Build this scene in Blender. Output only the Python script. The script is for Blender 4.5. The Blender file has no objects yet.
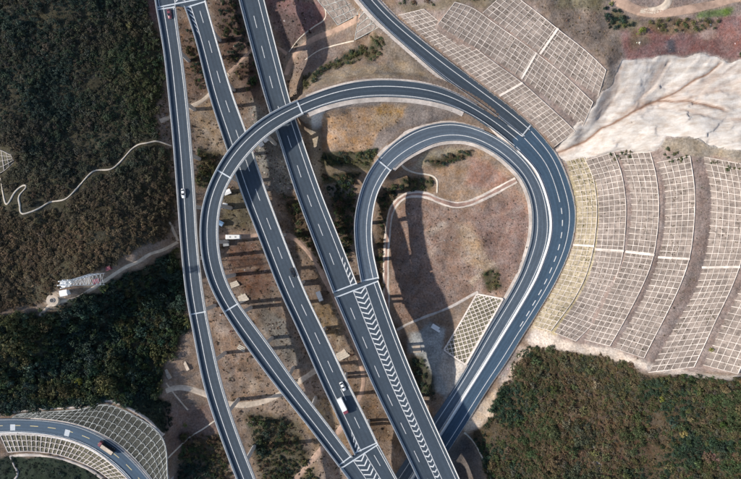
import bpy, math, random
import numpy as np
from mathutils import Vector
random.seed(7); RNG = np.random.default_rng(7)
scene = bpy.context.scene
COL = scene.collection
# ------------------------------------------------------------------ camera, sky, sun, exposure
ALT = 262.0; FPX = 494.0; CX = 370.5; CY = 239.5      # drone height (m) and focal length in photo pixels
cam_d = bpy.data.cameras.new('camera'); cam = bpy.data.objects.new('camera', cam_d); COL.objects.link(cam)
cam.location = (0, 0, ALT); cam_d.sensor_width = 36; cam_d.lens = 24.0; cam_d.clip_end = 3000
scene.camera = cam
SUN_EL = 31.0; SH = Vector((1.0, 0.10)).normalized()  # shadow direction on the ground
world = bpy.data.worlds.new('World'); scene.world = world; world.use_nodes = True
nt = world.node_tree
sky = nt.nodes.new('ShaderNodeTexSky'); sky.sky_type = 'NISHITA'; sky.sun_disc = False
sky.sun_elevation = math.radians(SUN_EL); sky.sun_rotation = math.atan2(-SH.x, -SH.y)
nt.links.new(sky.outputs[0], nt.nodes['Background'].inputs[0]); nt.nodes['Background'].inputs[1].default_value = 0.15
sun_d = bpy.data.lights.new('sun', 'SUN'); sun_d.energy = 4.6; sun_d.angle = math.radians(0.9); sun_d.color = (1.0, 0.93, 0.84)
sun = bpy.data.objects.new('sun', sun_d); COL.objects.link(sun); sun.location = (-300, 200, 400)
ce = math.cos(math.radians(SUN_EL))
sun.rotation_euler = Vector((SH.x*ce, SH.y*ce, -math.sin(math.radians(SUN_EL)))).to_track_quat('-Z', 'Y').to_euler()
scene.view_settings.view_transform = 'Standard'; scene.view_settings.look = 'None'
scene.view_settings.gamma = 1; scene.view_settings.exposure = 0.28
scene.view_settings.use_curve_mapping = False

# ------------------------------------------------------------------ helpers
def P(px, py, z):
    k = (ALT - z) / FPX
    return np.array([(px - CX) * k, -(py - CY) * k, z])
def to_px(x, y, z):
    k = FPX / (ALT - z)
    return x * k + CX, CY - y * k

def hash2(ix, iy, seed):
    h = (ix * 374761393 + iy * 668265263 + seed * 974634777) & 0x7fffffff
    h = ((h ^ (h >> 13)) * 1274126177) & 0x7fffffff
    h = h ^ (h >> 16)
    return (h & 0xffff) / 65535.0
def vnoise(x, y, seed=0):
    x = np.asarray(x, float); y = np.asarray(y, float)
    ix = np.floor(x).astype(np.int64); iy = np.floor(y).astype(np.int64)
    fx = x - ix; fy = y - iy
    fx = fx*fx*(3-2*fx); fy = fy*fy*(3-2*fy)
    a = hash2(ix, iy, seed); b = hash2(ix+1, iy, seed); c = hash2(ix, iy+1, seed); d = hash2(ix+1, iy+1, seed)
    return (a*(1-fx)+b*fx)*(1-fy) + (c*(1-fx)+d*fx)*fy
def fbm(x, y, scale, octs=4, seed=0):
    v = 0; amp = 1; tot = 0
    for o in range(octs):
        v = v + amp * (vnoise(x/scale, y/scale, seed+o*17) - .5); tot += amp
        amp *= .5; scale *= .5
    return v / tot * 2

ORIGIN = {}
def link(o, parent=None):
    COL.objects.link(o)
    if parent is not None: o.parent = parent
    return o
def tag(o, label=None, cat=None, group=None, kind=None):
    if label: o['label'] = label
    if cat: o['category'] = cat
    if group: o['group'] = group
    if kind: o['kind'] = kind
    return o
def thing(name, loc, label, cat, group=None, rz=0):
    o = bpy.data.objects.new(name, None); o.empty_display_size = .5
    o.location = tuple(float(v) for v in loc); o.rotation_euler = (0, 0, rz); link(o)
    ORIGIN[o.name] = np.array(loc, float)
    return tag(o, label, cat, group)
def mesh(name, V, Fc, mat, parent=None, smooth=False, local=False):
    V = np.asarray(V, float).reshape(-1, 3)
    org = np.zeros(3)
    if parent is not None and not local: org = ORIGIN[parent.name]
    me = bpy.data.meshes.new(name)
    me.from_pydata((V - org).tolist(), [], [list(map(int, f)) for f in Fc])
    me.materials.append(mat)
    if smooth: me.polygons.foreach_set('use_smooth', [True]*len(me.polygons))
    me.update()
    o = bpy.data.objects.new(name, me); link(o, parent)
    ORIGIN[o.name] = org if parent is not None else np.zeros(3)
    return o

def cat_rom(pts, n=12):
    pts = np.asarray(pts, float)
    if len(pts) < 3:
        return np.array([pts[0] + (pts[-1]-pts[0])*t for t in np.linspace(0, 1, n+1)])
    q = np.vstack([2*pts[0]-pts[1], pts, 2*pts[-1]-pts[-2]]); out = []
    for i in range(1, len(q)-2):
        p0, p1, p2, p3 = q[i-1], q[i], q[i+1], q[i+2]
        for t in np.linspace(0, 1, n, endpoint=False):
            out.append(.5*((2*p1)+(-p0+p2)*t+(2*p0-5*p1+4*p2-p3)*t*t+(-p0+3*p1-3*p2+p3)*t**3))
    out.append(pts[-1]); return np.array(out)
def arclen(p):
    return np.concatenate([[0], np.cumsum(np.linalg.norm(np.diff(p, axis=0), axis=1))])
def resample(p, n):
    s = arclen(p); t = np.linspace(0, s[-1], n)
    return np.stack([np.interp(t, s, p[:, i]) for i in range(p.shape[1])], 1)
def smooth_poly(p, it):
    p = p.copy()
    for _ in range(it):
        p[1:-1] = .5*p[1:-1] + .25*(p[:-2] + p[2:])
    return p

# ------------------------------------------------------------------ materials
def new_mat(name):
    m = bpy.data.materials.new(name); m.use_nodes = True
    return m, m.node_tree.nodes, m.node_tree.links, m.node_tree.nodes['Principled BSDF']
def noisy(name, col, var=.25, scale=.5, rough=.85, bump=0.0, bscale=2.0, col2=None, spec=.2, big=None):
    """colour with two octaves of world-space noise, plus relief"""
    m, N, L, b = new_mat(name)
    geo = N.new('ShaderNodeNewGeometry')
    n1 = N.new('ShaderNodeTexNoise'); n1.inputs['Scale'].default_value = scale; n1.inputs['Detail'].default_value = 6
    n1.inputs['Roughness'].default_value = .65
    L.new(geo.outputs['Position'], n1.inputs['Vector'])
    ramp = N.new('ShaderNodeValToRGB'); c = np.array(col)
    lo = c*(1-var); hi = np.array(col2) if col2 is not None else c*(1+var)
    ramp.color_ramp.elements[0].position = .32; ramp.color_ramp.elements[1].position = .68
    ramp.color_ramp.elements[0].color = (*lo, 1); ramp.color_ramp.elements[1].color = (*hi, 1)
    L.new(n1.outputs['Fac'], ramp.inputs[0]); out = ramp.outputs[0]
    if big:
        n2 = N.new('ShaderNodeTexNoise'); n2.inputs['Scale'].default_value = big; n2.inputs['Detail'].default_value = 3
        L.new(geo.outputs['Position'], n2.inputs['Vector'])
        mr = N.new('ShaderNodeMapRange'); mr.inputs[1].default_value = .3; mr.inputs[2].default_value = .7
        mr.inputs[3].default_value = .78; mr.inputs[4].default_value = 1.22
        L.new(n2.outputs['Fac'], mr.inputs[0])
        mx = N.new('ShaderNodeMix'); mx.data_type = 'RGBA'; mx.blend_type = 'MULTIPLY'; mx.inputs[0].default_value = 1
        L.new(out, mx.inputs[6]); L.new(mr.outputs[0], mx.inputs[7]); out = mx.outputs[2]
    L.new(out, b.inputs['Base Color'])
    b.inputs['Roughness'].default_value = rough; b.inputs['Specular IOR Level'].default_value = spec
    if bump:
        n3 = N.new('ShaderNodeTexNoise'); n3.inputs['Scale'].default_value = bscale; n3.inputs['Detail'].default_value = 5
        L.new(geo.outputs['Position'], n3.inputs['Vector'])
        bp = N.new('ShaderNodeBump'); bp.inputs['Strength'].default_value = 1; bp.inputs['Distance'].default_value = bump
        L.new(n3.outputs['Fac'], bp.inputs['Height']); L.new(bp.outputs[0], b.inputs['Normal'])
    return m
def plain(name, col, rough=.5, metal=0, spec=.5):
    m, N, L, b = new_mat(name); b.inputs['Base Color'].default_value = (*col, 1)
    geo = N.new('ShaderNodeNewGeometry'); n1 = N.new('ShaderNodeTexNoise'); n1.inputs['Scale'].default_value = 3
    L.new(geo.outputs['Position'], n1.inputs['Vector'])
    mr = N.new('ShaderNodeMapRange'); mr.inputs[3].default_value = max(.05, rough-.12); mr.inputs[4].default_value = min(1, rough+.12)
    L.new(n1.outputs['Fac'], mr.inputs[0]); L.new(mr.outputs[0], b.inputs['Roughness'])
    b.inputs['Metallic'].default_value = metal; b.inputs['Specular IOR Level'].default_value = spec
    return m
M = {}
def asphalt(name, col):
    m, N, L, b = new_mat(name); geo = N.new('ShaderNodeNewGeometry'); at = N.new('ShaderNodeAttribute'); at.attribute_name = 'wear'
    n1 = N.new('ShaderNodeTexNoise'); n1.inputs['Scale'].default_value = .9; n1.inputs['Detail'].default_value = 8; n1.inputs['Roughness'].default_value = .7; L.new(geo.outputs['Position'], n1.inputs['Vector'])
    mr = N.new('ShaderNodeMapRange'); mr.inputs[1].default_value = .3; mr.inputs[2].default_value = .7; mr.inputs[3].default_value = .84; mr.inputs[4].default_value = 1.16; L.new(n1.outputs['Fac'], mr.inputs[0])
    mu = N.new('ShaderNodeMath'); mu.operation = 'MULTIPLY'; L.new(mr.outputs[0], mu.inputs[0]); L.new(at.outputs['Fac'], mu.inputs[1])
    mx = N.new('ShaderNodeMix'); mx.data_type = 'RGBA'; mx.blend_type = 'MULTIPLY'; mx.inputs[0].default_value = 1; mx.inputs[6].default_value = (*col, 1); L.new(mu.outputs[0], mx.inputs[7])
    L.new(mx.outputs[2], b.inputs['Base Color']); b.inputs['Roughness'].default_value = .78; b.inputs['Specular IOR Level'].default_value = .35; return m
M['asphalt'] = asphalt('asphalt', (.043, .060, .079))
M['asphalt_pale'] = asphalt('asphalt_pale', (.078, .103, .132))
M['asphalt_G'] = asphalt('asphalt_blue', (.046, .082, .124))
M['paint'] = noisy('road_paint', (.62, .63, .63), .30, 1.6, .7, col2=(.74, .74, .72))
M['paint_y'] = noisy('yellow_paint', (.60, .50, .26), .10, 2.0, .7)
M['concrete'] = noisy('concrete', (.55, .54, .52), .14, .8, .85, .01, 4)
M['girder'] = noisy('girder_concrete', (.42, .42, .41), .15, .6, .85)
M['beam'] = noisy('slope_beam_concrete', (.56, .50, .455), .3, .6, .9, col2=(.64, .575, .525), big=.12)
M['beam_w'] = noisy('arch_concrete', (.34, .35, .335), .3, .6, .9, big=.12)
M['joint'] = noisy('joint_concrete', (.50, .53, .55), .15, 1.5, .85)
M['verge'] = noisy('verge_concrete', (.48, .42, .37), .2, .7, .9, big=.15)
M['median'] = noisy('median_concrete', (.70, .69, .67), .08, 1, .8)
M['steel'] = plain('galvanised_steel', (.52, .54, .55), .45, .6)
M['soil_y'] = noisy('slope_soil_yellow', (.235, .195, .135), .35, .55, .95, .12, 1.5, col2=(.40, .34, .245), big=.09)
M['soil_m'] = noisy('slope_soil_mauve', (.17, .142, .128), .35, .55, .95, .12, 1.5, col2=(.28, .235, .208), big=.09)
M['soil_g'] = noisy('slope_soil_green', (.09, .085, .055), .4, .7, .95, .12, 1.5, col2=(.20, .18, .13), big=.09)
M['soil_shaded'] = noisy('slope_soil_shaded', (.035, .038, .034), .4, .7, .95, .12, 1.5, col2=(.08, .08, .068), big=.09)  # soil of the arched cutting, its shade mixed into the colour
M['track'] = noisy('dirt_track', (.50, .415, .33), .25, .5, .95, .05, 2, big=.12)
M['track_br'] = noisy('dirt_track_brown', (.36, .25, .19), .25, .5, .95, .05, 2, big=.12)
M['path'] = noisy('pale_path', (.52, .46, .38), .2, .6, .95)
M['silt'] = noisy('drain_silt', (.25, .165, .135), .3, .5, .9, big=.1)
M['drain'] = noisy('drain_concrete', (.40, .36, .33), .25, .5, .9, big=.1)
M['white'] = plain('white_paint', (.78, .78, .77), .4)
M['red'] = plain('red_paint', (.35, .03, .04), .35)
M['maroon'] = plain('maroon_paint', (.20, .05, .07), .4)
M['black'] = plain('black_paint', (.012, .013, .016), .3)
M['glass'] = plain('dark_glass', (.02, .025, .03), .12)
M['tyre'] = plain('tyre_rubber', (.015, .015, .015), .85)
M['grey'] = plain('grey_paint', (.30, .31, .32), .5)
M['blue'] = plain('blue_sheet', (.12, .22, .36), .5)
M['lamp'] = plain('lamp_plastic', (.65, .62, .55), .2)
M['bark'] = noisy('bark', (.10, .075, .055), .3, 4, .95)

# ------------------------------------------------------------------ roads traced as edge lines
class Road:
    """ribbon between two edge lines; L carries heights, R takes them at the same fraction"""
    def __init__(s, L, R, step=1.5, sm=40):
        L = np.array(L, float); R = np.array(R, float)
        Ld = cat_rom(L); Rd = cat_rom(R)
        n0 = 400
        Lr = resample(Ld, n0)
        sr = arclen(Rd); tr = np.linspace(0, sr[-1], n0)
        Rr = np.stack([np.interp(tr, sr, Rd[:, 0]), np.interp(tr, sr, Rd[:, 1]), Lr[:, 2]], 1)
        Lw = np.array([P(*p) for p in Lr]); Rw = np.array([P(*p) for p in Rr])
        c = (Lw + Rw)/2; length = arclen(c)[-1]; n = max(8, int(length/step))
        w3 = Rw - Lw; cs = arclen(c)
        q = np.linspace(0, length, n)
        cc = np.stack([np.interp(q, cs, c[:, i]) for i in range(3)], 1)
        ww = np.stack([np.interp(q, cs, w3[:, i]) for i in range(3)], 1)
        cc = smooth_poly(cc, sm)
        T = np.gradient(cc, axis=0); T[:, 2] = 0; T /= np.linalg.norm(T, axis=1)[:, None]
        nn = np.stack([T[:, 1], -T[:, 0], np.zeros(n)], 1)
        sg = np.sign((nn*ww).sum(1).mean()); nn *= sg
        w = np.abs((nn*ww).sum(1)); w = smooth_poly(w[:, None], sm)[:, 0]
        s.c, s.T, s.n, s.w = cc, T, nn, w; s.s = arclen(cc); s.len = s.s[-1]
    def at(s, q, t, du=0, dz=0):
        q = np.atleast_1d(np.asarray(q, float))
        c = np.stack([np.interp(q, s.s, s.c[:, i]) for i in range(3)], 1)
        n = np.stack([np.interp(q, s.s, s.n[:, i]) for i in range(3)], 1)
        w = np.interp(q, s.s, s.w)
        r = c + n*(((np.asarray(t)-.5)*w + du)[:, None] if np.ndim((np.asarray(t)-.5)*w+du) else ((t-.5)*w+du))
        r[:, 2] += dz; return r
    def near(s, px, py):
        xs, ys = to_px(s.c[:, 0], s.c[:, 1], s.c[:, 2]); i = np.argmin((xs-px)**2+(ys-py)**2); return s.s[i]
    def stations(s, a, b):
        k = s.s[(s.s > a+.3) & (s.s < b-.3)]; return np.concatenate([[a], k, [b]])
def sweep_v(road, a, b, prof, closed=True):
    q = road.stations(a, b); n = len(q); m = len(prof)
    V = np.stack([road.at(q, t, du, dz) for t, du, dz in prof], 1).reshape(-1, 3); Fc = []
    for i in range(n-1):
        for j in range(m if closed else m-1):
            k = (j+1) % m
            Fc.append((i*m+j, i*m+k, (i+1)*m+k, (i+1)*m+j))
    if closed: Fc.append(tuple(range(m))); Fc.append(tuple((n-1)*m+j for j in reversed(range(m))))
    return V, Fc
def surface(name, road, a, b, lanes, mat, parent=None, inset=.5, skirt=False):
    """carriageway: a grid across the road that carries wheel-track wear"""
    q = road.stations(a, b); K = 25; tt = np.linspace(0, 1, K); w = np.interp(q, road.s, road.w); cols = []; wear = []
    for t in tt:
        du = inset*(1-2*t); cols.append(road.at(q, t, du, 0)); off = (t-.5)*w+du; v = np.ones(len(q))
        for lc in lanes:
            c = (lc-.5)*w
            for k in (-.85, .85): v = v-.17*np.exp(-((off-c-k)/.45)**2)
            v = v+.07*np.exp(-((off-c)/.4)**2)
        v = v*(1+.16*fbm(q, off*6+50, 28, 3, 7)+.12*fbm(q, off*2+9, 5, 3, 17)); wear.append(v)
    if skirt:
        e0 = road.at(q, 0, -.3, -.5); e1 = road.at(q, 1, .3, -.5); cols = [e0]+cols+[e1]; wear = [wear[0]]+wear+[wear[-1]]; K += 2
    V = np.stack(cols, 1).reshape(-1, 3); o = mesh(name, V, [(i*K+j, i*K+j+1, (i+1)*K+j+1, (i+1)*K+j) for i in range(len(q)-1) for j in range(K-1)], M[mat], parent)
    at = o.data.attributes.new('wear', 'FLOAT', 'POINT'); at.data.foreach_set('value', np.stack(wear, 1).ravel().astype(np.float32)); return o
def sweep(name, road, a, b, prof, mat, parent, closed=True):
    V, Fc = sweep_v(road, a, b, prof, closed)
    return mesh(name, V, Fc, mat, parent)
def line_mark(name, road, a, b, t, mat, parent, w=.26, dz=.02, t2=None):
    q = road.stations(a, b); tt = np.full(len(q), t) if t2 is None else np.linspace(t, t2, len(q))
    V = np.stack([road.at(q, tt, -w/2, dz), road.at(q, tt, w/2, dz)], 1).reshape(-1, 3)
    return mesh(name, V, [(2*i, 2*i+1, 2*i+3, 2*i+2) for i in range(len(q)-1)], mat, parent)

rA = Road([(156.5,7,24),(160,26,24),(165,56,24),(169,96,24),(173,134,24),(177.5,192,24),(181,240,24),(185.5,288,24),(190,314,24),(194.5,336,24),(203.5,383,24),(219,431,24),(237,479,24),(256,525,24)],
          [(176,7),(178,26),(182.5,56),(187.5,96),(191,134),(195.5,192),(198,240),(203,288),(207,314),(211.5,336),(222,383),(237.5,431),(256,479),(275,525)])
rB = Road([(184,5,24),(196,40,24),(209.5,96,24),(226,146,24),(241,192,24),(257,232,24),(278.5,288,24),(296,325,24),(321.5,383,24),(337,416,24),(355,455,24)],
          [(206.5,2),(217,40),(233.5,96),(246,129),(267,192),(304,288),(326,334),(348.5,383),(362,409),(378,443)])
rAB = Road([(156.5,7,24),(155,0,24),(150,-40,24),(146,-80,24)], [(206.5,1.5),(205,-6),(195,-45),(186,-85)])
rC = Road([(229,-40,24),(239,0,24),(264.5,96,24),(277,134,24),(296,194,24),(314,242,24),(332,290,24)],
          [(254.5,-40),(264.5,0),(289,96),(298.5,127),(321,192),(339,237),(358.5,287)])
rCM = Road([(332,290,24),(352,337,24),(372,383.5,24),(395,431,24),(418,479,24),(440,525,24)],
           [(380.5,286),(398,336),(417,383.5),(438,431),(460,479),(480,525)])
rL = Road([(339,466,24),(317,437,24.2),(295,409,24.6),(275,384,25),(248,348,25.8),(225,314,26.6),(211,288,27.4),(205,272,28),(201,252,28.6),(200,232,29.3),(201,212,30),(206,192,30.7),(216,170,31.5),(228,150,32.2),(244,133,32.7),(268,114,33),(296,101,33),(308,96,33),(332,87,33),(356,81.5,32.6),(380,79.5,32),(408,81,31.3),(430,84,30.6),(444,88,30.1),(458,95,29.4),(478,106,27.6),(500,120,26.4),(520,136,25.6)],
          [(353,457),(326,421),(298,385),(268,342),(239,305),(229,287),(223.5,272),(219,252),(218,232),(219,210),(224,192),(234,174),(254,148),(276,129.5),(296,118),(306,112.5),(322,106),(346,100),(370,97),(395,97),(420,99),(444,104),(464,111),(484,123),(504,138),(515,148)])
rE = Road([(361,282,24),(355.5,250,24),(354,225,24),(356,208,24),(360,192,24),(366,176,24),(379,157,24.2),(396,141,24.4),(416,129,24.5),(444,122,24.5),(464,124,24.5),(484,130,25),(504,141,25.2),(524,158,24.9),(538,176,24),(545,192,23.3),(550,212,22.4),(551,230,21.6),(547,250,20.7),(539,270,19.8),(531,288,19),(502,336,16.8),(472,384,15),(444,428,13.8),(415,473,13),(390,512,12.5)],
          [(379.5,280),(373,250),(372,225),(374,208),(378,192),(384,181),(392,169),(404,158.5),(424,147.5),(444,141),(467,141.5),(484,147),(504,160),(520,176),(527,186),(532,200),(534,212),(534,230),(530,250),(522,270),(514,288),(484.5,336),(457,384),(430,424),(401,467),(375,505)], sm=10)
rF = Road([(328,-40,35),(358,0,33.4),(382,26,32.2),(414,54,30.6),(444,80,29.2),(470,97,27.6),(494,115,26.5),(521.5,136.5,25.6)],
          [(345,-40),(377,0),(392,16),(416,36),(444,58),(470,76.5),(494,95),(514,109.5),(534,127.5)])
rH = Road([(515,148,25.6),(526,158.5,25.1),(538,173,24.3),(546,192,23.3),(551,212,22.4),(552,230,21.6),(548,250,20.7),(540,270,19.8),(532,288,19),(503,336,16.8),(473,384,15),(445,428,13.8),(416,473,13),(391,512,12.5)],
          [(534,127.5),(552,148),(562,166),(571,190),(575,208),(574.5,226),(571,245),(564,263),(554,284),(540,308),(526,330),(510,356),(491,384),(462,430),(433,474),(408,512)], sm=10)
_q0 = rE.near(515, 150)
for _i in range(len(rE.s)):     # the two carriageways share one bed from the merge on
    if rE.s[_i] > _q0-25:
        _j = np.argmin(np.hypot(rH.c[:, 0]-rE.c[_i, 0], rH.c[:, 1]-rE.c[_i, 1])); _k = min(1, (rE.s[_i]-_q0+25)/40)
        rE.c[_i, 2] = rE.c[_i, 2]*(1-_k)+rH.c[_j, 2]*_k
rE.c[:, 2] = smooth_poly(rE.c[:, 2:3], 12)[:, 0]
rG = Road([(-60,424,5),(0,418.5,5),(30,419,5),(56,421,5),(80,426,5),(104,437,5),(124,451,5),(148,477,5),(170,508,5)],
          [(-60,438),(0,432.5),(30,432.5),(60,436),(84,443.5),(104,455.5),(120,468),(131,480),(152,510)])
sLj = rL.near(301, 109); sEj = rE.near(385, 163)

# ------------------------------------------------------------------ cut slopes (lower edge, upper edge; photo px + height)
def zl(pts, za, zb=None):
    zb = za if zb is None else zb; n = len(pts)
    return [(x, y, za + (zb-za)*i/(n-1)) for i, (x, y) in enumerate(pts)]
SL = {}
SL['R1'] = ([(566,161,25.6),(574,182,24.6),(578,205,23.4),(577.5,228,22.4),(573,248,21.4),(565,268,20.6),(555,288,19.8),(541,312,18.8),(534,326,18.2)],
            zl([(584,157),(593,177),(597,205),(596,230),(592,255),(585,278),(573,301),(562,316),(551,331)], 31, 27))
SL['R2'] = (zl([(588,160),(598,182),(601,210),(600,230),(597,255),(589,281),(576,305),(566,319),(556,333)], 31.5, 27.6),
            zl([(614,152),(622,175),(626,205),(625,232),(622,258),(612,288),(597,318),(587,330),(576,341)], 40, 36))
SL['R3'] = (zl([(622,154),(630,180),(634,205),(632,232),(627,258),(615,286),(601,314),(592,330),(587,340)], 40.5, 37),
            zl([(650,152),(656,175),(659,205),(657,235),(652,262),(641,289),(626,318),(617,334),(610,346)], 49, 45.5))
SL['R4'] = (zl([(660,162),(666,182),(668,205),(666,235),(660,262),(650,289),(634,320),(625,335),(617,349)], 49.5, 46),
            zl([(690,156),(694,182),(695,205),(693,235),(689,260),(679,288),(663,321),(653,340),(644,358)], 58, 54))
SL['R5'] = (zl([(706,158),(712,182),(714,205),(712,235),(707,262),(698,290),(681,321),(668,344),(653,371)], 58.6, 55),
            zl([(742,164),(746,185),(748,205),(747,235),(741,262),(731,289),(716,320),(705,344),(694,367)], 68, 64))
SL['R6'] = (zl([(754,160),(757,190),(758,215),(756,240),(750,265),(740,291),(724,322),(714,344),(704,365)], 68.6, 65),
            zl([(792,160),(795,190),(796,215),(794,245),(788,270),(776,298),(760,330),(748,352),(738,374)], 78, 74))
SL['T1'] = (zl([(399,15),(416,30),(440,49),(468,71),(496,92),(518,109),(538,126),(555,146)], 33, 27.5),
            zl([(424,9),(445,26),(470,44),(495,63),(520,81),(545,103),(565,121),(575,131)], 40, 36.5))
SL['T2'] = (zl([(441,21),(470,38),(494,53),(520,71),(540,86),(560,102),(583,122)], 40.6, 37.5),
            zl([(455,2),(473,8),(494,23),(520,41),(540,56),(564,75),(593,102)], 48, 46))
SL['T3'] = (zl([(488,9),(508,23),(528,38),(548,53),(566,67),(584,81),(598,91)], 48.6, 47),
            zl([(508,-10),(522,1),(538,13),(559,30),(580,46),(595,59),(606,70)], 55, 55))
SL['K1'] = (zl([(306,-20),(318,0),(328,12),(338,25)], 12, 15), [(338,-24,25),(352,-4,24.6),(357,7,24),(358.5,14,23.5)])
SL['K2'] = ([(338,-24,25.2),(352,-4,24.8),(358.5,14,23.6),(355,40,19)], zl([(336,-30),(357,-3),(368,12),(379,27)], 34, 31.6))
SL['D'] = (zl([(444,350),(461,322),(477,294)], 7, 11), [(466,365,15.2),(485,331,16.4),(503,299,18)])
SL['G1'] = (zl([(12,417.5),(35,417.5),(56,419.5),(80,424.5),(106,435.5),(128,451),(151,477),(162,494)], 5.2),
            [(18,414,6.5),(40,412,8),(60,411,9.5),(82,409,11),(106,404,12),(132,414,11.5),(163,438,10.5),(168,480,10)])
SL['G2'] = (zl([(8,452),(30,451),(56,454),(76,460),(96,469),(114,482)], 1), zl([(0,434),(30,434),(60,437.5),(84,445),(104,457),(131,482)], 4.9))
SL['S0'] = (zl([(-14,178),(2,172),(14,162)], 13, 15), zl([(-14,148),(0,150),(11,155)], 18.5, 19))
class Ruled:
    def __init__(s, lo, up, n=60):
        l = resample(cat_rom(lo), n); u = resample(cat_rom(up), n)
        s.L = smooth_poly(np.array([P(*p) for p in l]), 4); s.U = smooth_poly(np.array([P(*p) for p in u]), 4)
        s.len = arclen((s.L+s.U)/2)[-1]; s.n = n
    def at(s, u, v):
        i = np.asarray(u)*(s.n-1); k = np.arange(s.n)
        l = np.stack([np.interp(i, k, s.L[:, j]) for j in range(3)], -1); r = np.stack([np.interp(i, k, s.U[:, j]) for j in range(3)], -1)
        v = np.asarray(v)[..., None]; return l*(1-v) + r*v
    def normal(s, u, v):
        e = .01
        a = s.at(np.clip(np.asarray(u)+e, 0, 1), v) - s.at(np.clip(np.asarray(u)-e, 0, 1), v)
        b = s.at(u, np.full_like(np.asarray(v, float), 1.)) - s.at(u, np.zeros_like(np.asarray(v, float)))
        n = np.cross(a, b); n /= np.linalg.norm(n, axis=-1)[..., None]
        n *= np.sign(n[..., 2:3]); return n
RS = {k: Ruled(*v) for k, v in SL.items()}
for k, e in (('T2', .30), ('T3', .30), ('R2', .12), ('R3', .14), ('R4', .14), ('R5', .14)):
    r_ = RS[k]; d_ = (r_.L-r_.U)*e; d_[:, 2] = 0; r_.L = r_.L+d_

# ------------------------------------------------------------------ terrain heights
ctrl = [(0,0,17),(80,0,13),(140,0,8),(160,0,4),(0,100,17),(60,150,15),(100,80,12),(135,60,9),(152,60,7),(172,60,3),(160,150,8),(140,150,10),(140,200,12),(100,200,15),(0,200,18),(60,240,20),(20,290,25),(0,330,27),(60,299,26.5),(100,281,25.5),(140,262,21),(168,247,14.5),(182,240,8),
 (182,262,1),(158,278,3),(130,300,3),(100,325,3),(70,345,5),(30,375,10),(0,385,12),(150,310,1),(180,320,-1),(100,375,7),(150,350,1),(140,390,7),(165,405,5),(175,400,1),(60,400,10),(20,408,9),(180,440,-1),(178,470,-1),
 (200,60,2),(230,20,3),(230,60,2),(270,40,4),(300,10,9),(310,40,9),(330,60,13),(288,70,5),(200,150,1),(215,190,0),(220,250,0),(205,300,-1),(250,300,-1),(300,250,-1),(330,220,-1),(250,220,0),(290,330,-1),(320,400,-1),(200,440,-1),(270,440,-2),(350,350,0),(390,430,3),(300,470,-1),(240,479,-2),(265,160,0),(255,110,2),(300,150,1),(305,128,4),(318,130,14),(312,170,2),(320,185,2),(345,190,2),(345,240,-1),
 (312,113,26),(322,112,28),(330,120,26),(350,106,28.5),(330,150,20),(400,110,27),(370,130,24),(328,160,15),(365,162,17),(358,178,5),(345,172,8),
 (308,88,26),(330,76,25),(350,73,26),(345,58,17),(320,66,15),(400,66,27),(380,55,24),(430,78,28),(366,40,19),(450,88,28.5),(372,33,28),
 (424,158,20),(450,165,18),(400,172,12),(393,185,7),(382,205,2),(384,250,1.5),(386,300,1.5),(398,335,2),(370,240,-1),
 (400,205,7),(410,200,9),(440,207,12),(480,203,16),(515,195,20.5),(500,172,20.5),(400,260,6),(410,310,5),(440,260,10),(480,255,15),(518,240,19.5),(502,280,16),(470,285,10.5),(440,305,7),(430,335,4),(420,375,3),(448,378,9),(415,350,3),
 (505,385,16.5),(530,345,20),(525,360,22),(560,360,28),(600,362,39),(640,378,49),(700,380,57),(741,380,64),(500,430,18),(480,470,13),(560,440,28),(620,440,38),(700,440,46),(741,479,46),(466,440,7),(458,470,3),(600,479,32),(660,479,38),
 (620,20,57),(680,40,59),(741,40,62),(741,0,63),(620,58,55),(600,30,56),(640,5,59),(560,5,56),(562,150,26.5),(580,138,31),(605,118,39),(630,122,45),(655,103,47),(640,75,53),(612,80,50),(700,90,55),(741,100,60),(700,130,60),(741,135,65),(650,142,51),(610,146,41),(590,152,33),(690,60,57),(575,128,36),
 (455,130,22),(-150,0,20),(-150,200,24),(-150,350,26),(-150,430,8),(-150,520,4),(-100,600,4),(100,-120,14),(-50,-150,30),(200,-120,4),(300,-120,10),(420,-120,50),(440,-20,46),(460,-30,50),(560,-120,62),(740,-120,68),(880,0,70),(880,200,85),(880,350,82),(880,500,55),(740,600,48),(560,600,26),(450,560,4),(350,560,0),(200,560,-2),(60,500,0),(30,470,0.5),(0,465,1),(80,480,0.5),(120,520,1),(400,20,33.5),(425,5,41),(400,-10,40),(380,-20,37)]
pts = [P(*c) for c in ctrl]
for k, r in RS.items():
    for i in np.linspace(0, 1, 9): pts.append(r.at(i, 0.)); pts.append(r.at(i, 1.))
def road_pts(r, a, b, off, dz):
    for q in np.arange(a, b, 9.0):
        for t, du in ((0, -off), (1, off)): pts.append(r.at(q, t, du, dz)[0])
road_pts(rG, 0, rG.len, 0, -.2); road_pts(rF, 0, rF.len, 0, -.3); road_pts(rL, sLj+8, rL.len, 0, -.3); road_pts(rE, sEj+6, rE.len, 0, -.3); road_pts(rH, 0, rH.len, 0, -.3)
pts = np.array(pts)
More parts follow.
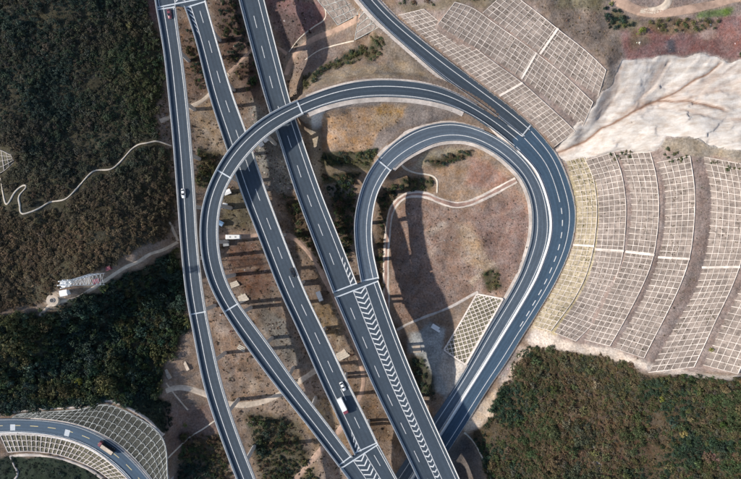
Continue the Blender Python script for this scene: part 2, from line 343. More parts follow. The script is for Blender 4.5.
# drop near-duplicates
keep = []
for i, p in enumerate(pts):
    if all((p[0]-pts[j][0])**2+(p[1]-pts[j][1])**2 > 1.2 for j in keep): keep.append(i)
pts = pts[keep]
def axis(lim, far, step):
    a = list(np.arange(0, lim+1e-6, step)); d = step
    while a[-1] < far: d *= 1.35; a.append(a[-1]+d)
    a = np.array(a); return np.concatenate([-a[:0:-1], a])
GX = axis(222, 900, .75); GY = axis(150, 800, .75)
XX, YY = np.meshgrid(GX, GY)
def rbf_fit(p):
    d = np.sqrt(((p[:, None, :2]-p[None, :, :2])**2).sum(2) + 4.0)
    n = len(p); Am = np.zeros((n+1, n+1)); Am[:n, :n] = -d + np.eye(n)*.0; Am[n, :n] = 1; Am[:n, n] = 1
    return np.linalg.solve(Am, np.concatenate([p[:, 2], [0]]))
cf = rbf_fit(pts)
xf = XX.ravel(); yf = YY.ravel(); Z = np.empty(xf.size)
for a in range(0, xf.size, 20000):
    d = np.sqrt((xf[a:a+20000, None]-pts[None, :, 0])**2 + (yf[a:a+20000, None]-pts[None, :, 1])**2 + 4.0)
    Z[a:a+20000] = -d @ cf[:-1] + cf[-1]
Z = Z.reshape(XX.shape)
def blur(a, n):
    for _ in range(n):
        b = np.pad(a, 1, mode='edge'); a = (b[:-2, 1:-1]+b[2:, 1:-1]+2*b[1:-1, 1:-1]+b[1:-1, :-2]+b[1:-1, 2:])/6
    return a
Z = blur(Z, 10)
ROUGH = fbm(XX, YY, 14, 5, 3)*1.3 + fbm(XX, YY, 3.0, 3, 9)*.35
_w = np.clip((-100-XX)/15, 0, 1)+np.clip((XX-75)/15, 0, 1)*np.clip((-62-YY)/12, 0, 1)   # gullied woodland slopes
Z = Z + ROUGH + _w*(fbm(XX+.35*YY, YY*.55, 26, 4, 41)*3.6)
def gi(x, g): return np.clip(np.searchsorted(g, x)-1, 0, len(g)-2)
# stamp slopes and benches
def stamp(r, dz, vlo=0., vhi=1., wall=None):
    nu = int(r.len/.35); wv = np.linalg.norm(r.U-r.L, axis=1).max(); nv = max(4, int(wv/.35))
    u, v = np.meshgrid(np.linspace(0, 1, nu), np.linspace(vlo, vhi, nv)); p = r.at(u.ravel(), v.ravel())
    acc = np.zeros(Z.shape); cnt = np.zeros(Z.shape)
    ix = np.clip(np.rint(np.interp(p[:, 0], GX, np.arange(len(GX)))).astype(int), 0, len(GX)-1)
    iy = np.clip(np.rint(np.interp(p[:, 1], GY, np.arange(len(GY)))).astype(int), 0, len(GY)-1)
    np.add.at(acc, (iy, ix), p[:, 2]+dz); np.add.at(cnt, (iy, ix), 1)
    m = cnt > 0; Z[m] = acc[m]/cnt[m]; STAMPED[m] = True
STAMPED = np.zeros(Z.shape, bool)
for a, b in (('R1','R2'),('R2','R3'),('R3','R4'),('R4','R5'),('R5','R6'),('T1','T2'),('T2','T3')):
    st = Ruled([(0,0,0),(1,1,0),(2,2,0)], [(0,0,0),(1,1,0),(2,2,0)])
    if a[0] == 'T':
        i0 = {'T1': .16, 'T2': .26}[a]
        k = np.linspace(i0, 1, 60); st.L = RS[a].at(k, np.ones(60)); st.U = RS[b].at(np.linspace(0, 1, 60), np.zeros(60))
    else: st.L = RS[a].U; st.U = RS[b].L
    st.len = arclen(st.L)[-1]; stamp(st, 0)
for k, r in RS.items(): stamp(r, -.55)
Zb = blur(Z, 1); Z = np.where(STAMPED, Zb, Z)
# at-grade roads: bed cut into / filled onto the ground
def carve(r, a, b, flat, blend, dz=-.18):
    global Z
    q = np.arange(a, b, 1.5); c = r.at(q, .5); hw = np.interp(q, r.s, r.w)/2
    x0, x1, y0, y1 = c[:, 0].min()-25, c[:, 0].max()+25, c[:, 1].min()-25, c[:, 1].max()+25
    jx = np.where((GX > x0) & (GX < x1))[0]; jy = np.where((GY > y0) & (GY < y1))[0]
    sub = np.ix_(jy, jx); X = XX[sub].ravel(); Y = YY[sub].ravel(); zz = Z[sub].ravel()
    d = np.empty(X.size); zi = np.empty(X.size)
    for i in range(0, X.size, 20000):
        dd = np.sqrt((X[i:i+20000, None]-c[None, :, 0])**2 + (Y[i:i+20000, None]-c[None, :, 1])**2)
        k = dd.argmin(1); d[i:i+20000] = dd[np.arange(len(k)), k]-hw[k]; zi[i:i+20000] = c[k, 2]
    t = np.clip((d-flat)/blend, 0, 1); t = t*t*(3-2*t)
    ok = ~STAMPED[sub].ravel() | (d < .4)
    zz = np.where(ok, (zi+dz)*(1-t) + zz*t, zz); Z[sub] = zz.reshape(len(jy), len(jx))
carve(rG, 0, rG.len, .8, 3); carve(rF, 0, rF.len, 1.5, 4); carve(rL, sLj+3, rL.len, 1.5, 3.5)
carve(rH, 0, rH.len, 1.0, 3); carve(rE, sEj+2, rE.len, .5, 2.5)
def H(x, y):
    x = np.atleast_1d(np.asarray(x, float)); y = np.atleast_1d(np.asarray(y, float))
    ix = gi(x, GX); iy = gi(y, GY)
    fx = (x-GX[ix])/(GX[ix+1]-GX[ix]); fy = (y-GY[iy])/(GY[iy+1]-GY[iy])
    return (Z[iy, ix]*(1-fx)+Z[iy, ix+1]*fx)*(1-fy) + (Z[iy+1, ix]*(1-fx)+Z[iy+1, ix+1]*fx)*fy
Z0 = Z.copy()
def H0(x, y):
    global Z
    t = Z; Z = Z0; r = H(x, y); Z = t; return r
def G(px, py):
    """the ground point seen at a photo pixel (march down the ray)"""
    px = np.atleast_1d(np.asarray(px, float)); py = np.atleast_1d(np.asarray(py, float))
    z = np.full(px.shape, 90.0); done = np.zeros(px.shape, bool)
    for _ in range(240):
        k = (ALT-z)/FPX; h = H((px-CX)*k, -(py-CY)*k); done |= h >= z
        z = np.where(done, z, z-.5)
    for _ in range(3):
        k = (ALT-z)/FPX; z = .5*z + .5*H((px-CX)*k, -(py-CY)*k)
    k = (ALT-z)/FPX; x = (px-CX)*k; y = -(py-CY)*k
    return np.stack([x, y, H(x, y)], 1)

# ------------------------------------------------------------------ ground colours (soil / litter colours by area; shade painted into the hollow)
PX0, PY0, PW, PH = -230, -200, 1200, 880
gx, gy = np.meshgrid(np.arange(PW)+PX0, np.arange(PH)+PY0)
AL = np.zeros((PH, PW, 3)); AL[:] = (.225, .165, .125)
wx = gx + fbm(gx, gy, 14, 4, 21)*7; wy = gy + fbm(gx, gy, 14, 4, 45)*7
def poly_mask(poly, feather, warp=1.0):
    poly = np.array(poly, float); m = feather+12
    x0 = int(max(0, poly[:, 0].min()-m-PX0)); x1 = int(min(PW, poly[:, 0].max()+m-PX0)); y0 = int(max(0, poly[:, 1].min()-m-PY0)); y1 = int(min(PH, poly[:, 1].max()+m-PY0))
    sl = (slice(y0, y1), slice(x0, x1))
    x = gx[sl]*(1-warp)+wx[sl]*warp; y = gy[sl]*(1-warp)+wy[sl]*warp
    ins = np.zeros(x.shape, bool); d = np.full(x.shape, 1e9)
    for i in range(len(poly)):
        a = poly[i]; b = poly[(i+1) % len(poly)]; e = b-a
        t = np.clip(((x-a[0])*e[0]+(y-a[1])*e[1])/max(1e-9, e@e), 0, 1)
        d = np.minimum(d, np.hypot(x-a[0]-t*e[0], y-a[1]-t*e[1]))
        if a[1] != b[1]:
            c = (a[1] > y) != (b[1] > y); ins ^= c & (x < e[0]*(y-a[1])/e[1]+a[0])
    sd = np.where(ins, d, -d); t = np.clip((sd+feather)/(2*feather), 0, 1)
    return sl, t*t*(3-2*t)
def samp(full, px, py):
    x = np.clip(px-PX0, 0, PW-2.001); y = np.clip(py-PY0, 0, PH-2.001); i = x.astype(int); j = y.astype(int); fx = x-i; fy = y-j
    return (full[j, i]*(1-fx)+full[j, i+1]*fx)*(1-fy)+(full[j+1, i]*(1-fx)+full[j+1, i+1]*fx)*fy
def paint(poly, col, feather=3, alpha=1.0, warp=.6):
    sl, m = poly_mask(poly, feather, warp); m = (m*alpha)[..., None]; AL[sl] = AL[sl]*(1-m) + np.array(col)*m
def paint_line(ptsl, w, col, feather=1.5, alpha=1.0, warp=.25):
    p = cat_rom(ptsl, 6); m = w+feather+8
    x0 = int(max(0, p[:, 0].min()-m-PX0)); x1 = int(min(PW, p[:, 0].max()+m-PX0)); y0 = int(max(0, p[:, 1].min()-m-PY0)); y1 = int(min(PH, p[:, 1].max()+m-PY0))
    sl = (slice(y0, y1), slice(x0, x1)); x = gx[sl]*(1-warp)+wx[sl]*warp; y = gy[sl]*(1-warp)+wy[sl]*warp; d = np.full(x.shape, 1e9)
    for a, b in zip(p[:-1], p[1:]):
        e = b-a; t = np.clip(((x-a[0])*e[0]+(y-a[1])*e[1])/max(1e-9, e@e), 0, 1); d = np.minimum(d, np.hypot(x-a[0]-t*e[0], y-a[1]-t*e[1]))
    t = np.clip((w/2+feather-d)/(2*feather), 0, 1); t = (t*alpha)[..., None]; AL[sl] = AL[sl]*(1-t)+np.array(col)*t

FOREST_NW = [(-230,-200),(146,-200),(148,10),(159,40),(165,75),(162,96),(153,110),(154,133),(168,150),(172,180),(174,212),(165,233),(130,252),(95,272),(60,288),(40,303),(-230,345)]
FOREST_SW = [(178,250),(184,300),(190,330),(180,345),(166,362),(160,385),(155,398),(112,402),(60,408),(20,411),(-230,414),(-230,345),(40,312),(75,300),(130,271)]
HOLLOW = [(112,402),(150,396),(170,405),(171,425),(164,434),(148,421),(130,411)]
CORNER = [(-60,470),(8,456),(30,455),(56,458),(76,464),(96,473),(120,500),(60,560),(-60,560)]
FOREST_SE = [(524,348),(545,347),(590,354),(620,362),(645,374),(700,374),(741,378),(960,383),(960,670),(440,670),(490,479),(478,450),(470,436),(480,428),(492,417),(495,395),(505,378)]
HILL = [(378,-200),(396,12),(416,29),(444,54),(494,92),(552,143),(574,185),(577,225),(560,285),(526,340),(545,346),(590,353),(640,372),(700,372),(960,380),(960,-200)]
paint(HILL, (.245, .19, .168), 2, 1, 0)
paint([(500,-200),(510,-12),(540,12),(575,40),(608,70),(618,62),(622,40),(600,5),(590,-200)], (.20, .155, .125), 3)
paint([(620,30),(650,22),(741,16),(960,12),(960,62),(741,60),(700,54),(670,57),(625,62)], (.23, .125, .115), 3)
paint([(640,22),(660,18),(720,20),(715,30),(660,34)], (.16, .12, .07), 3, .8)
paint([(700,8),(735,8),(730,16),(695,17)], (.10, .15, .04), 2, .9)
paint([(630,40),(690,38),(690,56),(640,58)], (.15, .085, .085), 4, .7)
paint([(628,28),(645,26),(650,44),(632,50)], (.13, .10, .065), 4, .8); paint([(700,30),(712,26),(718,36),(705,42)], (.36, .25, .21), 2, .8); paint([(665,42),(672,40),(676,54),(668,54)], (.07, .08, .10), 2, .8); paint([(720,30),(741,26),(741,44),(725,50)], (.29, .15, .125), 4, .8)
paint([(612,8),(640,20),(630,30),(610,25)], (.13, .12, .06), 4, .8)
paint([(550,-60),(640,-60),(600,12),(555,8)], (.12, .11, .06), 5, .7)
paint([(395,5),(440,0),(480,-40),(500,0),(486,10),(470,3),(440,12),(425,8),(405,14)], (.12, .10, .06), 3, .7)
paint([(655,138),(690,138),(741,150),(790,155),(790,166),(741,162),(712,156),(690,156),(665,150)], (.24, .20, .155), 2)
paint([(568,158),(584,155),(598,182),(602,215),(598,260),(575,308),(552,335),(530,330),(556,288),(576,235)], (.36, .30, .19), 3)
paint(FOREST_NW, (.062, .056, .036), 4); paint(FOREST_SW, (.045, .045, .03), 4)
paint(HOLLOW, (.022, .03, .02), 2); paint(CORNER, (.03, .042, .028), 2)  # HOLLOW is near black: its shade is painted into the ground colour
paint(FOREST_SE, (.075, .056, .034), 3)
paint([(560,410),(640,400),(660,450),(600,500),(540,470)], (.095, .06, .038), 12, .8)
paint([(690,440),(730,450),(735,462),(712,464),(695,452)], (.26, .14, .12), 2)
paint([(592,445),(598,445),(600,475),(594,475)], (.42, .36, .32), 1.5)
paint([(140,-60),(152,-60),(160,22),(150,20),(143,5)], (.22, .13, .115), 3)
# valley floor
paint([(178,20),(220,30),(240,100),(230,140),(205,130),(185,100)], (.16, .10, .068), 6, .8)
paint([(184,22),(204,36),(214,86),(196,92),(186,60)], (.13, .085, .062), 4, .85)
paint([(212,0),(238,0),(262,90),(248,100),(226,60)], (.085, .055, .045), 5, .9)
paint([(266,0),(318,0),(330,20),(300,40),(288,55),(276,30)], (.19, .11, .105), 4, .9)
paint([(270,10),(300,15),(300,45),(285,55)], (.09, .07, .065), 5, .8)
paint([(190,100),(215,100),(232,150),(215,170),(200,165)], (.32, .24, .165), 5, .8)
paint([(198,148),(222,150),(212,185),(198,190)], (.085, .075, .04), 4, .9)
paint([(252,100),(272,118),(300,150),(290,195),(270,190),(250,150)], (.20, .195, .175), 6, .9)
paint([(276,160),(292,160),(296,185),(284,190)], (.33, .29, .225), 3, .8)
paint([(275,130),(300,130),(312,180),(300,190)], (.22, .20, .165), 5, .7)
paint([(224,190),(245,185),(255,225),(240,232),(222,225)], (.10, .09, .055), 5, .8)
paint([(225,245),(255,240),(275,285),(255,300),(230,280)], (.15, .085, .06), 5, .9)
paint([(262,300),(290,330),(310,370),(290,365),(258,330)], (.165, .15, .13), 6, .9)
paint([(210,310),(235,310),(255,355),(240,380),(215,370)], (.27, .185, .135), 6, .8)
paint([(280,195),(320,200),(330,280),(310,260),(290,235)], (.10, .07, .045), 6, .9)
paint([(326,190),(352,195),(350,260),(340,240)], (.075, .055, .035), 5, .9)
paint([(180,430),(228,432),(228,490),(178,490)], (.085, .07, .045), 6, .9)
paint([(244,412),(300,420),(320,490),(262,490)], (.085, .075, .045), 6, .9)
paint([(165,410),(215,405),(222,430),(195,440),(168,460)], (.19, .13, .11), 4, .8)
paint([(285,400),(330,395),(350,440),(320,450)], (.24, .165, .095), 6, .8)
paint([(345,380),(380,385),(400,450),(375,440)], (.15, .10, .065), 5, .8)
paint([(310,300),(335,300),(345,345),(320,330)], (.21, .145, .075), 4, .7)
paint([(300,48),(330,20),(350,30),(340,60),(310,78),(292,70)], (.22, .165, .14), 4, .8)
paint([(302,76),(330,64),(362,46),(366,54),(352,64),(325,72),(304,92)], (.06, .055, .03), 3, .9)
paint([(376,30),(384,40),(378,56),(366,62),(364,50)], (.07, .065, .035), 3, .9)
paint([(386,34),(438,80),(420,78),(392,62),(380,48)], (.15, .125, .10), 3, .8)
paint([(310,80),(350,66),(400,62),(436,80),(400,77),(350,77),(318,88)], (.30, .235, .165), 3, .9)
# terrace field and loop interior
paint([(310,108),(322,108),(325,150),(324,180),(314,180),(308,140)], (.33, .28, .215), 3, .9)
paint([(322,108),(350,101),(390,99),(440,105),(466,114),(440,119),(400,130),(378,153),(366,156),(322,158)], (.20, .165, .145), 2)
paint([(323,113),(350,108),(395,104),(408,107),(404,119),(384,129),(370,150),(345,154),(323,153)], (.345, .225, .14), 1.6)
paint([(375,106),(407,106),(404,118),(384,128),(370,130)], (.39, .255, .12), 6, .6)
paint([(311,112),(326,108),(323,124),(312,131)], (.52, .49, .45), 1.2, 1)
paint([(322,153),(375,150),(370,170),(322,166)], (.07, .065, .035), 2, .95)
paint([(320,166),(365,168),(360,173),(320,173)], (.26, .205, .135), 2, .8)
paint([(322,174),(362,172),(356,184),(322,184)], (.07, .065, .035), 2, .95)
paint([(325,184),(355,183),(350,200),(328,196)], (.24, .225, .20), 3, .8)
paint([(400,165),(424,152),(450,146),(480,150),(505,170),(517,180),(480,196),(460,203),(440,200),(420,192),(398,196),(392,185)], (.26, .18, .125), 3)
paint([(424,152),(450,146),(470,148),(440,160),(410,170)], (.33, .275, .19), 3, .9)
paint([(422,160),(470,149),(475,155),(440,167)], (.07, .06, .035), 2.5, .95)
paint([(470,155),(500,170),(515,182),(490,190),(465,185)], (.25, .145, .115), 5, .8)
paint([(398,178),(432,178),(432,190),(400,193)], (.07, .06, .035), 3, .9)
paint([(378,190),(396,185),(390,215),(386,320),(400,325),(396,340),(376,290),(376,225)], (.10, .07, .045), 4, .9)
HEART = [(391,232),(396,212),(408,200),(428,200),(444,208),(464,210),(515,186),(531,205),(534,230),(528,255),(505,297),(478,292),(440,312),(400,322),(391,295)]
paint(HEART, (.245, .165, .128), 1.6, 1, .2)
paint([(470,215),(515,195),(530,215),(525,250),(505,285),(485,260),(465,230)], (.21, .14, .118), 5, .9)
paint([(455,225),(470,225),(485,250),(492,265),(480,272),(462,250)], (.34, .25, .17), 5, .8)
paint([(408,205),(420,208),(432,240),(450,280),(440,300),(425,270),(412,235)], (.28, .195, .165), 6, .5)
paint_line([(472,282),(480,275),(492,264)], 5, (.36, .28, .21), 1.5)
paint_line([(430,232),(444,225)], 6, (.35, .27, .21), 2)
paint_line([(427,256),(436,250)], 5, (.34, .255, .20), 2, .7)
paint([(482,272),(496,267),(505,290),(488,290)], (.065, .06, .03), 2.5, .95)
paint([(408,335),(430,322),(445,330),(442,350),(466,367),(462,382),(444,398),(430,385),(424,362),(410,352)], (.33, .335, .325), 2.5, 1)
paint([(443,352),(466,367),(450,392),(438,372)], (.50, .45, .40), 2.5, .9)
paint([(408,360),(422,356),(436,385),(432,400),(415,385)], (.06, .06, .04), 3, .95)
paint([(395,338),(410,335),(408,356),(402,352)], (.13, .09, .065), 3, .8)
# pale sand and rock rim by the wood
paint([(484,396),(496,388),(494,416),(480,428),(466,433),(462,424)], (.50, .39, .29), 2)
paint([(526,340),(534,328),(552,334),(575,344),(612,350),(645,362),(690,372),(741,376),(741,380),(690,376),(645,370),(600,356),(560,349),(530,347)], (.46, .39, .335), 1.6)
paint([(497,372),(520,345),(530,350),(515,372),(500,392)], (.42, .32, .25), 2)
paint([(505,360),(520,348),(522,358),(505,378),(496,385)], (.17, .15, .145), 2, .8)
paint([(446,446),(466,436),(480,460),(484,490),(452,500)], (.15, .13, .12), 4, .9)
# white rock
ROCK = [(556,150),(575,128),(597,103),(610,86),(621,60),(640,60),(665,57),(685,59),(700,56),(716,55),(728,64),(741,60),(800,58),(800,158),(741,152),(715,146),(690,138),(665,135),(656,150),(640,153),(620,149),(600,153),(582,160),(566,162)]
paint(ROCK, (.66, .62, .58), 2, 1, .5)
paint([(575,128),(597,103),(606,70),(621,60),(612,86),(600,108)], (.40, .33, .27), 3, .8)
# circular pad and work pads on the ridge
paint([(84,275),(100,273),(104,285),(92,292),(82,288)], (.30, .24, .175), 2, .9)
paint([(44,300),(52,293),(62,293),(66,298),(56,307),(46,307)], (.40, .32, .245), 1.5, .9)
paint([(30,318),(45,305),(75,298),(95,288),(110,280),(104,290),(78,303),(45,318)], (.21, .155, .105), 2.5, .9)
# old wheel ruts, spoil heaps and washed gullies on the valley floor
for p_, w_, c_ in [([(204,318),(216,335),(224,355),(230,378)], 2.2, (.33, .26, .20)), ([(250,312),(262,330),(270,352),(268,372)], 2.0, (.30, .24, .19)), ([(296,300),(304,320),(312,345),(318,366)], 2.4, (.28, .22, .17)), ([(226,262),(240,268),(258,270),(268,280)], 1.8, (.30, .22, .16)), ([(205,130),(214,142),(222,138),(232,128)], 2.2, (.38, .31, .235)), ([(332,300),(338,330),(336,350)], 2, (.30, .23, .16)), ([(256,405),(270,412),(290,410),(310,396)], 2, (.30, .23, .17)), ([(420,215),(428,240),(436,262),(450,284)], 1.6, (.33, .25, .20)), ([(445,215),(470,222),(500,214),(522,206)], 1.4, (.30, .22, .175)), ([(455,250),(470,262),(486,268)], 1.8, (.36, .28, .205)), ([(510,225),(500,250),(494,276)], 1.4, (.30, .215, .175))]:
    paint_line(p_, w_, c_, 1.2, .75, .5)
for p_, c_ in [([(214,322),(226,320),(230,332),(218,336)], (.37, .29, .235)), ([(236,364),(250,360),(256,372),(242,378)], (.16, .115, .085)), ([(270,318),(284,322),(288,336),(276,338)], (.25, .235, .21)), ([(300,356),(312,352),(316,364),(304,368)], (.15, .12, .095)), ([(250,380),(262,384),(256,394),(246,390)], (.33, .26, .20)), ([(306,410),(320,406),(326,420),(312,424)], (.31, .225, .125)), ([(335,372),(342,380),(346,396),(338,392)], (.14, .095, .06))]:
    paint(p_, c_, 2.5, .8, 1.0)
# mottling that a hillside has: tufts, stones, patches
mot = fbm(gx, gy, 9, 4, 77); mot2 = fbm(gx, gy, 40, 3, 91)
AL *= .88*(1 + .42*mot + .25*mot2)[..., None]; _l = AL.mean(-1, keepdims=True); AL = np.clip(_l+(AL-_l)*1.0, .012, .75)
RUTS = [([(218,237),(236,236),(254,236),(272,233),(286,235),(298,241),(316,262),(324,278),(334,296),(345,322),(357,350),(363,372),(363,388),(356,405),(342,427),(322,449),(298,477),(280,500)], 5.5, 'track_br'),
        ([(166,391),(175,388),(186,388),(205,394),(222,402),(240,405),(262,402),(280,394),(300,381),(318,369),(334,360),(346,351)], 6, 'track'),
        ([(366,14),(352,22),(336,30),(316,38),(302,47),(292,60),(286,75)], 6.5, 'track_br'),
        ([(160,121),(168,118),(178,112),(190,107),(202,101),(212,92),(220,82),(229,74)], 4.5, 'track'),
        ([(229,73),(240,62),(252,50),(262,45),(276,47),(287,54)], 4, 'track_br'),
        ([(598,-40),(612,-6),(628,6),(645,12),(665,13),(690,9),(715,4),(741,-3),(790,-15)], 7, 'track_br'),
        ([(640,11),(656,11),(667,4),(669,-8),(660,-20)], 6, 'track'),
        ([(40,316),(52,304),(76,298),(100,284),(124,268),(138,262),(150,254),(163,250),(178,242)], 2.6, 'track'),
        ([(178,241),(174,232),(170,222)], 2.2, 'track')]
for p, w, mt in RUTS: paint_line(p, w+2, (.27, .20, .145), 2, .8)
# ------------------------------------------------------------------ the ground sheet
# beds of tracks and paths are worn smooth
Zs = blur(Z, 14); wmask = np.zeros(Z.shape)
for p, w, mt in RUTS:
    g = cat_rom(p, 10); g = G(g[:, 0], g[:, 1]); n = int(arclen(g)[-1]/.7)+2; g = resample(g, n); rad = w*.3
    for q in g:
        i0 = np.searchsorted(GX, q[0]-rad-3); i1 = np.searchsorted(GX, q[0]+rad+3); j0 = np.searchsorted(GY, q[1]-rad-3); j1 = np.searchsorted(GY, q[1]+rad+3)
        d = np.hypot(XX[j0:j1, i0:i1]-q[0], YY[j0:j1, i0:i1]-q[1]); wmask[j0:j1, i0:i1] = np.maximum(wmask[j0:j1, i0:i1], np.clip(1.5-d/rad*.75, 0, 1))
wmask[STAMPED] = 0; Z = Z*(1-wmask)+Zs*wmask; Z0 = Z.copy()
_vx, _vy = to_px(XX, YY, Z); _full = np.zeros((PH, PW)); _sl, _mm = poly_mask(ROCK, 3.0, .6); _full[_sl] = _mm
_a = samp(_full, _vx, _vy)
Z = Z - 3.5*np.clip((_a-.75)/.25, 0, 1)*(~STAMPED)
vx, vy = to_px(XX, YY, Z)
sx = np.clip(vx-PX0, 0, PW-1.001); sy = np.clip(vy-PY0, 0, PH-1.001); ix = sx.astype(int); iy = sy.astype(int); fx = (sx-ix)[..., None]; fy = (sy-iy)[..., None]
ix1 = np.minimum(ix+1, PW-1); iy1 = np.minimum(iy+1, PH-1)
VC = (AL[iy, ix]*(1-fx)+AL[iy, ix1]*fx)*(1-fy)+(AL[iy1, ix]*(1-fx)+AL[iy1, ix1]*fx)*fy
ny, nx = Z.shape
m, N, L, b = new_mat('ground')
at = N.new('ShaderNodeAttribute'); at.attribute_name = 'soil'
geo = N.new('ShaderNodeNewGeometry')
def nz(scale, detail=6):
    n = N.new('ShaderNodeTexNoise'); n.inputs['Scale'].default_value = scale; n.inputs['Detail'].default_value = detail; n.inputs['Roughness'].default_value = .7
    L.new(geo.outputs['Position'], n.inputs['Vector']); return n
n1 = nz(1.1); mr = N.new('ShaderNodeMapRange'); mr.inputs[1].default_value = .28; mr.inputs[2].default_value = .72; mr.inputs[3].default_value = .5; mr.inputs[4].default_value = 1.5
L.new(n1.outputs['Fac'], mr.inputs[0])
mx = N.new('ShaderNodeMix'); mx.data_type = 'RGBA'; mx.blend_type = 'MULTIPLY'; mx.inputs[0].default_value = 1
L.new(at.outputs['Color'], mx.inputs[6]); L.new(mr.outputs[0], mx.inputs[7])
n2 = nz(.22, 4); hs = N.new('ShaderNodeHueSaturation'); mr2 = N.new('ShaderNodeMapRange'); mr2.inputs[1].default_value = .3; mr2.inputs[2].default_value = .7; mr2.inputs[3].default_value = .65; mr2.inputs[4].default_value = 1.25
L.new(n2.outputs['Fac'], mr2.inputs[0]); L.new(mr2.outputs[0], hs.inputs['Saturation']); L.new(mx.outputs[2], hs.inputs['Color']); L.new(hs.outputs[0], b.inputs['Base Color'])
b.inputs['Roughness'].default_value = .95; b.inputs['Specular IOR Level'].default_value = .1
n3 = nz(1.6); bp = N.new('ShaderNodeBump'); bp.inputs['Distance'].default_value = .35; L.new(n3.outputs['Fac'], bp.inputs['Height']); L.new(bp.outputs[0], b.inputs['Normal'])
M['ground'] = m
me = bpy.data.meshes.new('ground')
me.vertices.add(nx*ny); me.vertices.foreach_set('co', np.stack([XX, YY, Z], -1).ravel())
ii = (np.arange(ny-1)[:, None]*nx + np.arange(nx-1)[None]).ravel(); quads = np.stack([ii, ii+1, ii+nx+1, ii+nx], 1).ravel()
me.loops.add(quads.size); me.loops.foreach_set('vertex_index', quads)
me.polygons.add(quads.size//4); me.polygons.foreach_set('loop_start', np.arange(0, quads.size, 4)); me.polygons.foreach_set('use_smooth', np.ones(quads.size//4, bool))
me.update(calc_edges=True)
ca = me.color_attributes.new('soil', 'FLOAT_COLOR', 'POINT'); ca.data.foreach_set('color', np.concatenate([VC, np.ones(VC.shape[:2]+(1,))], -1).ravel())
me.materials.append(m)
ground = link(bpy.data.objects.new('ground', me)); tag(ground, 'valley and hillside ground of brown soil under the interchange', 'ground', kind='structure')
ORIGIN['ground'] = np.zeros(3)

def drape(name, ptsl, width, mat, lift=.12, jitter=.15, label=None, seed=1, cat=None, edge=-.15):
    p = cat_rom(ptsl, 8); g = G(p[:, 0], p[:, 1]); n = max(6, int(arclen(g)[-1]/.8)); g = smooth_poly(resample(g, n), 3)
    T = np.gradient(g[:, :2], axis=0); T /= np.linalg.norm(T, axis=1)[:, None]+1e-9; nn = np.stack([T[:, 1], -T[:, 0]], 1); V = []; Fc = []
    K = 6
    for i in range(n):
        w = width*(1+jitter*(vnoise(i*.13, seed*7.7, seed)-.5)*2)
        for k in range(K):
            u = (k/(K-1)-.5)*w + (jitter*.6*(vnoise(i*.35, k*5+seed, 5)-.5) if k in (0, K-1) else 0)
            x, y = g[i, :2]+nn[i]*u; e = abs(k-(K-1)/2) > (K-1)/2-.1
            V.append((x, y, float(H(x, y)[0]) + (edge if e else lift)))
    for i in range(n-1):
        for k in range(K-1): Fc.append((i*K+k, i*K+k+1, (i+1)*K+k+1, (i+1)*K+k))
    o = mesh(name, V, Fc, mat, smooth=True); tag(o, label, cat, kind='structure'); return o

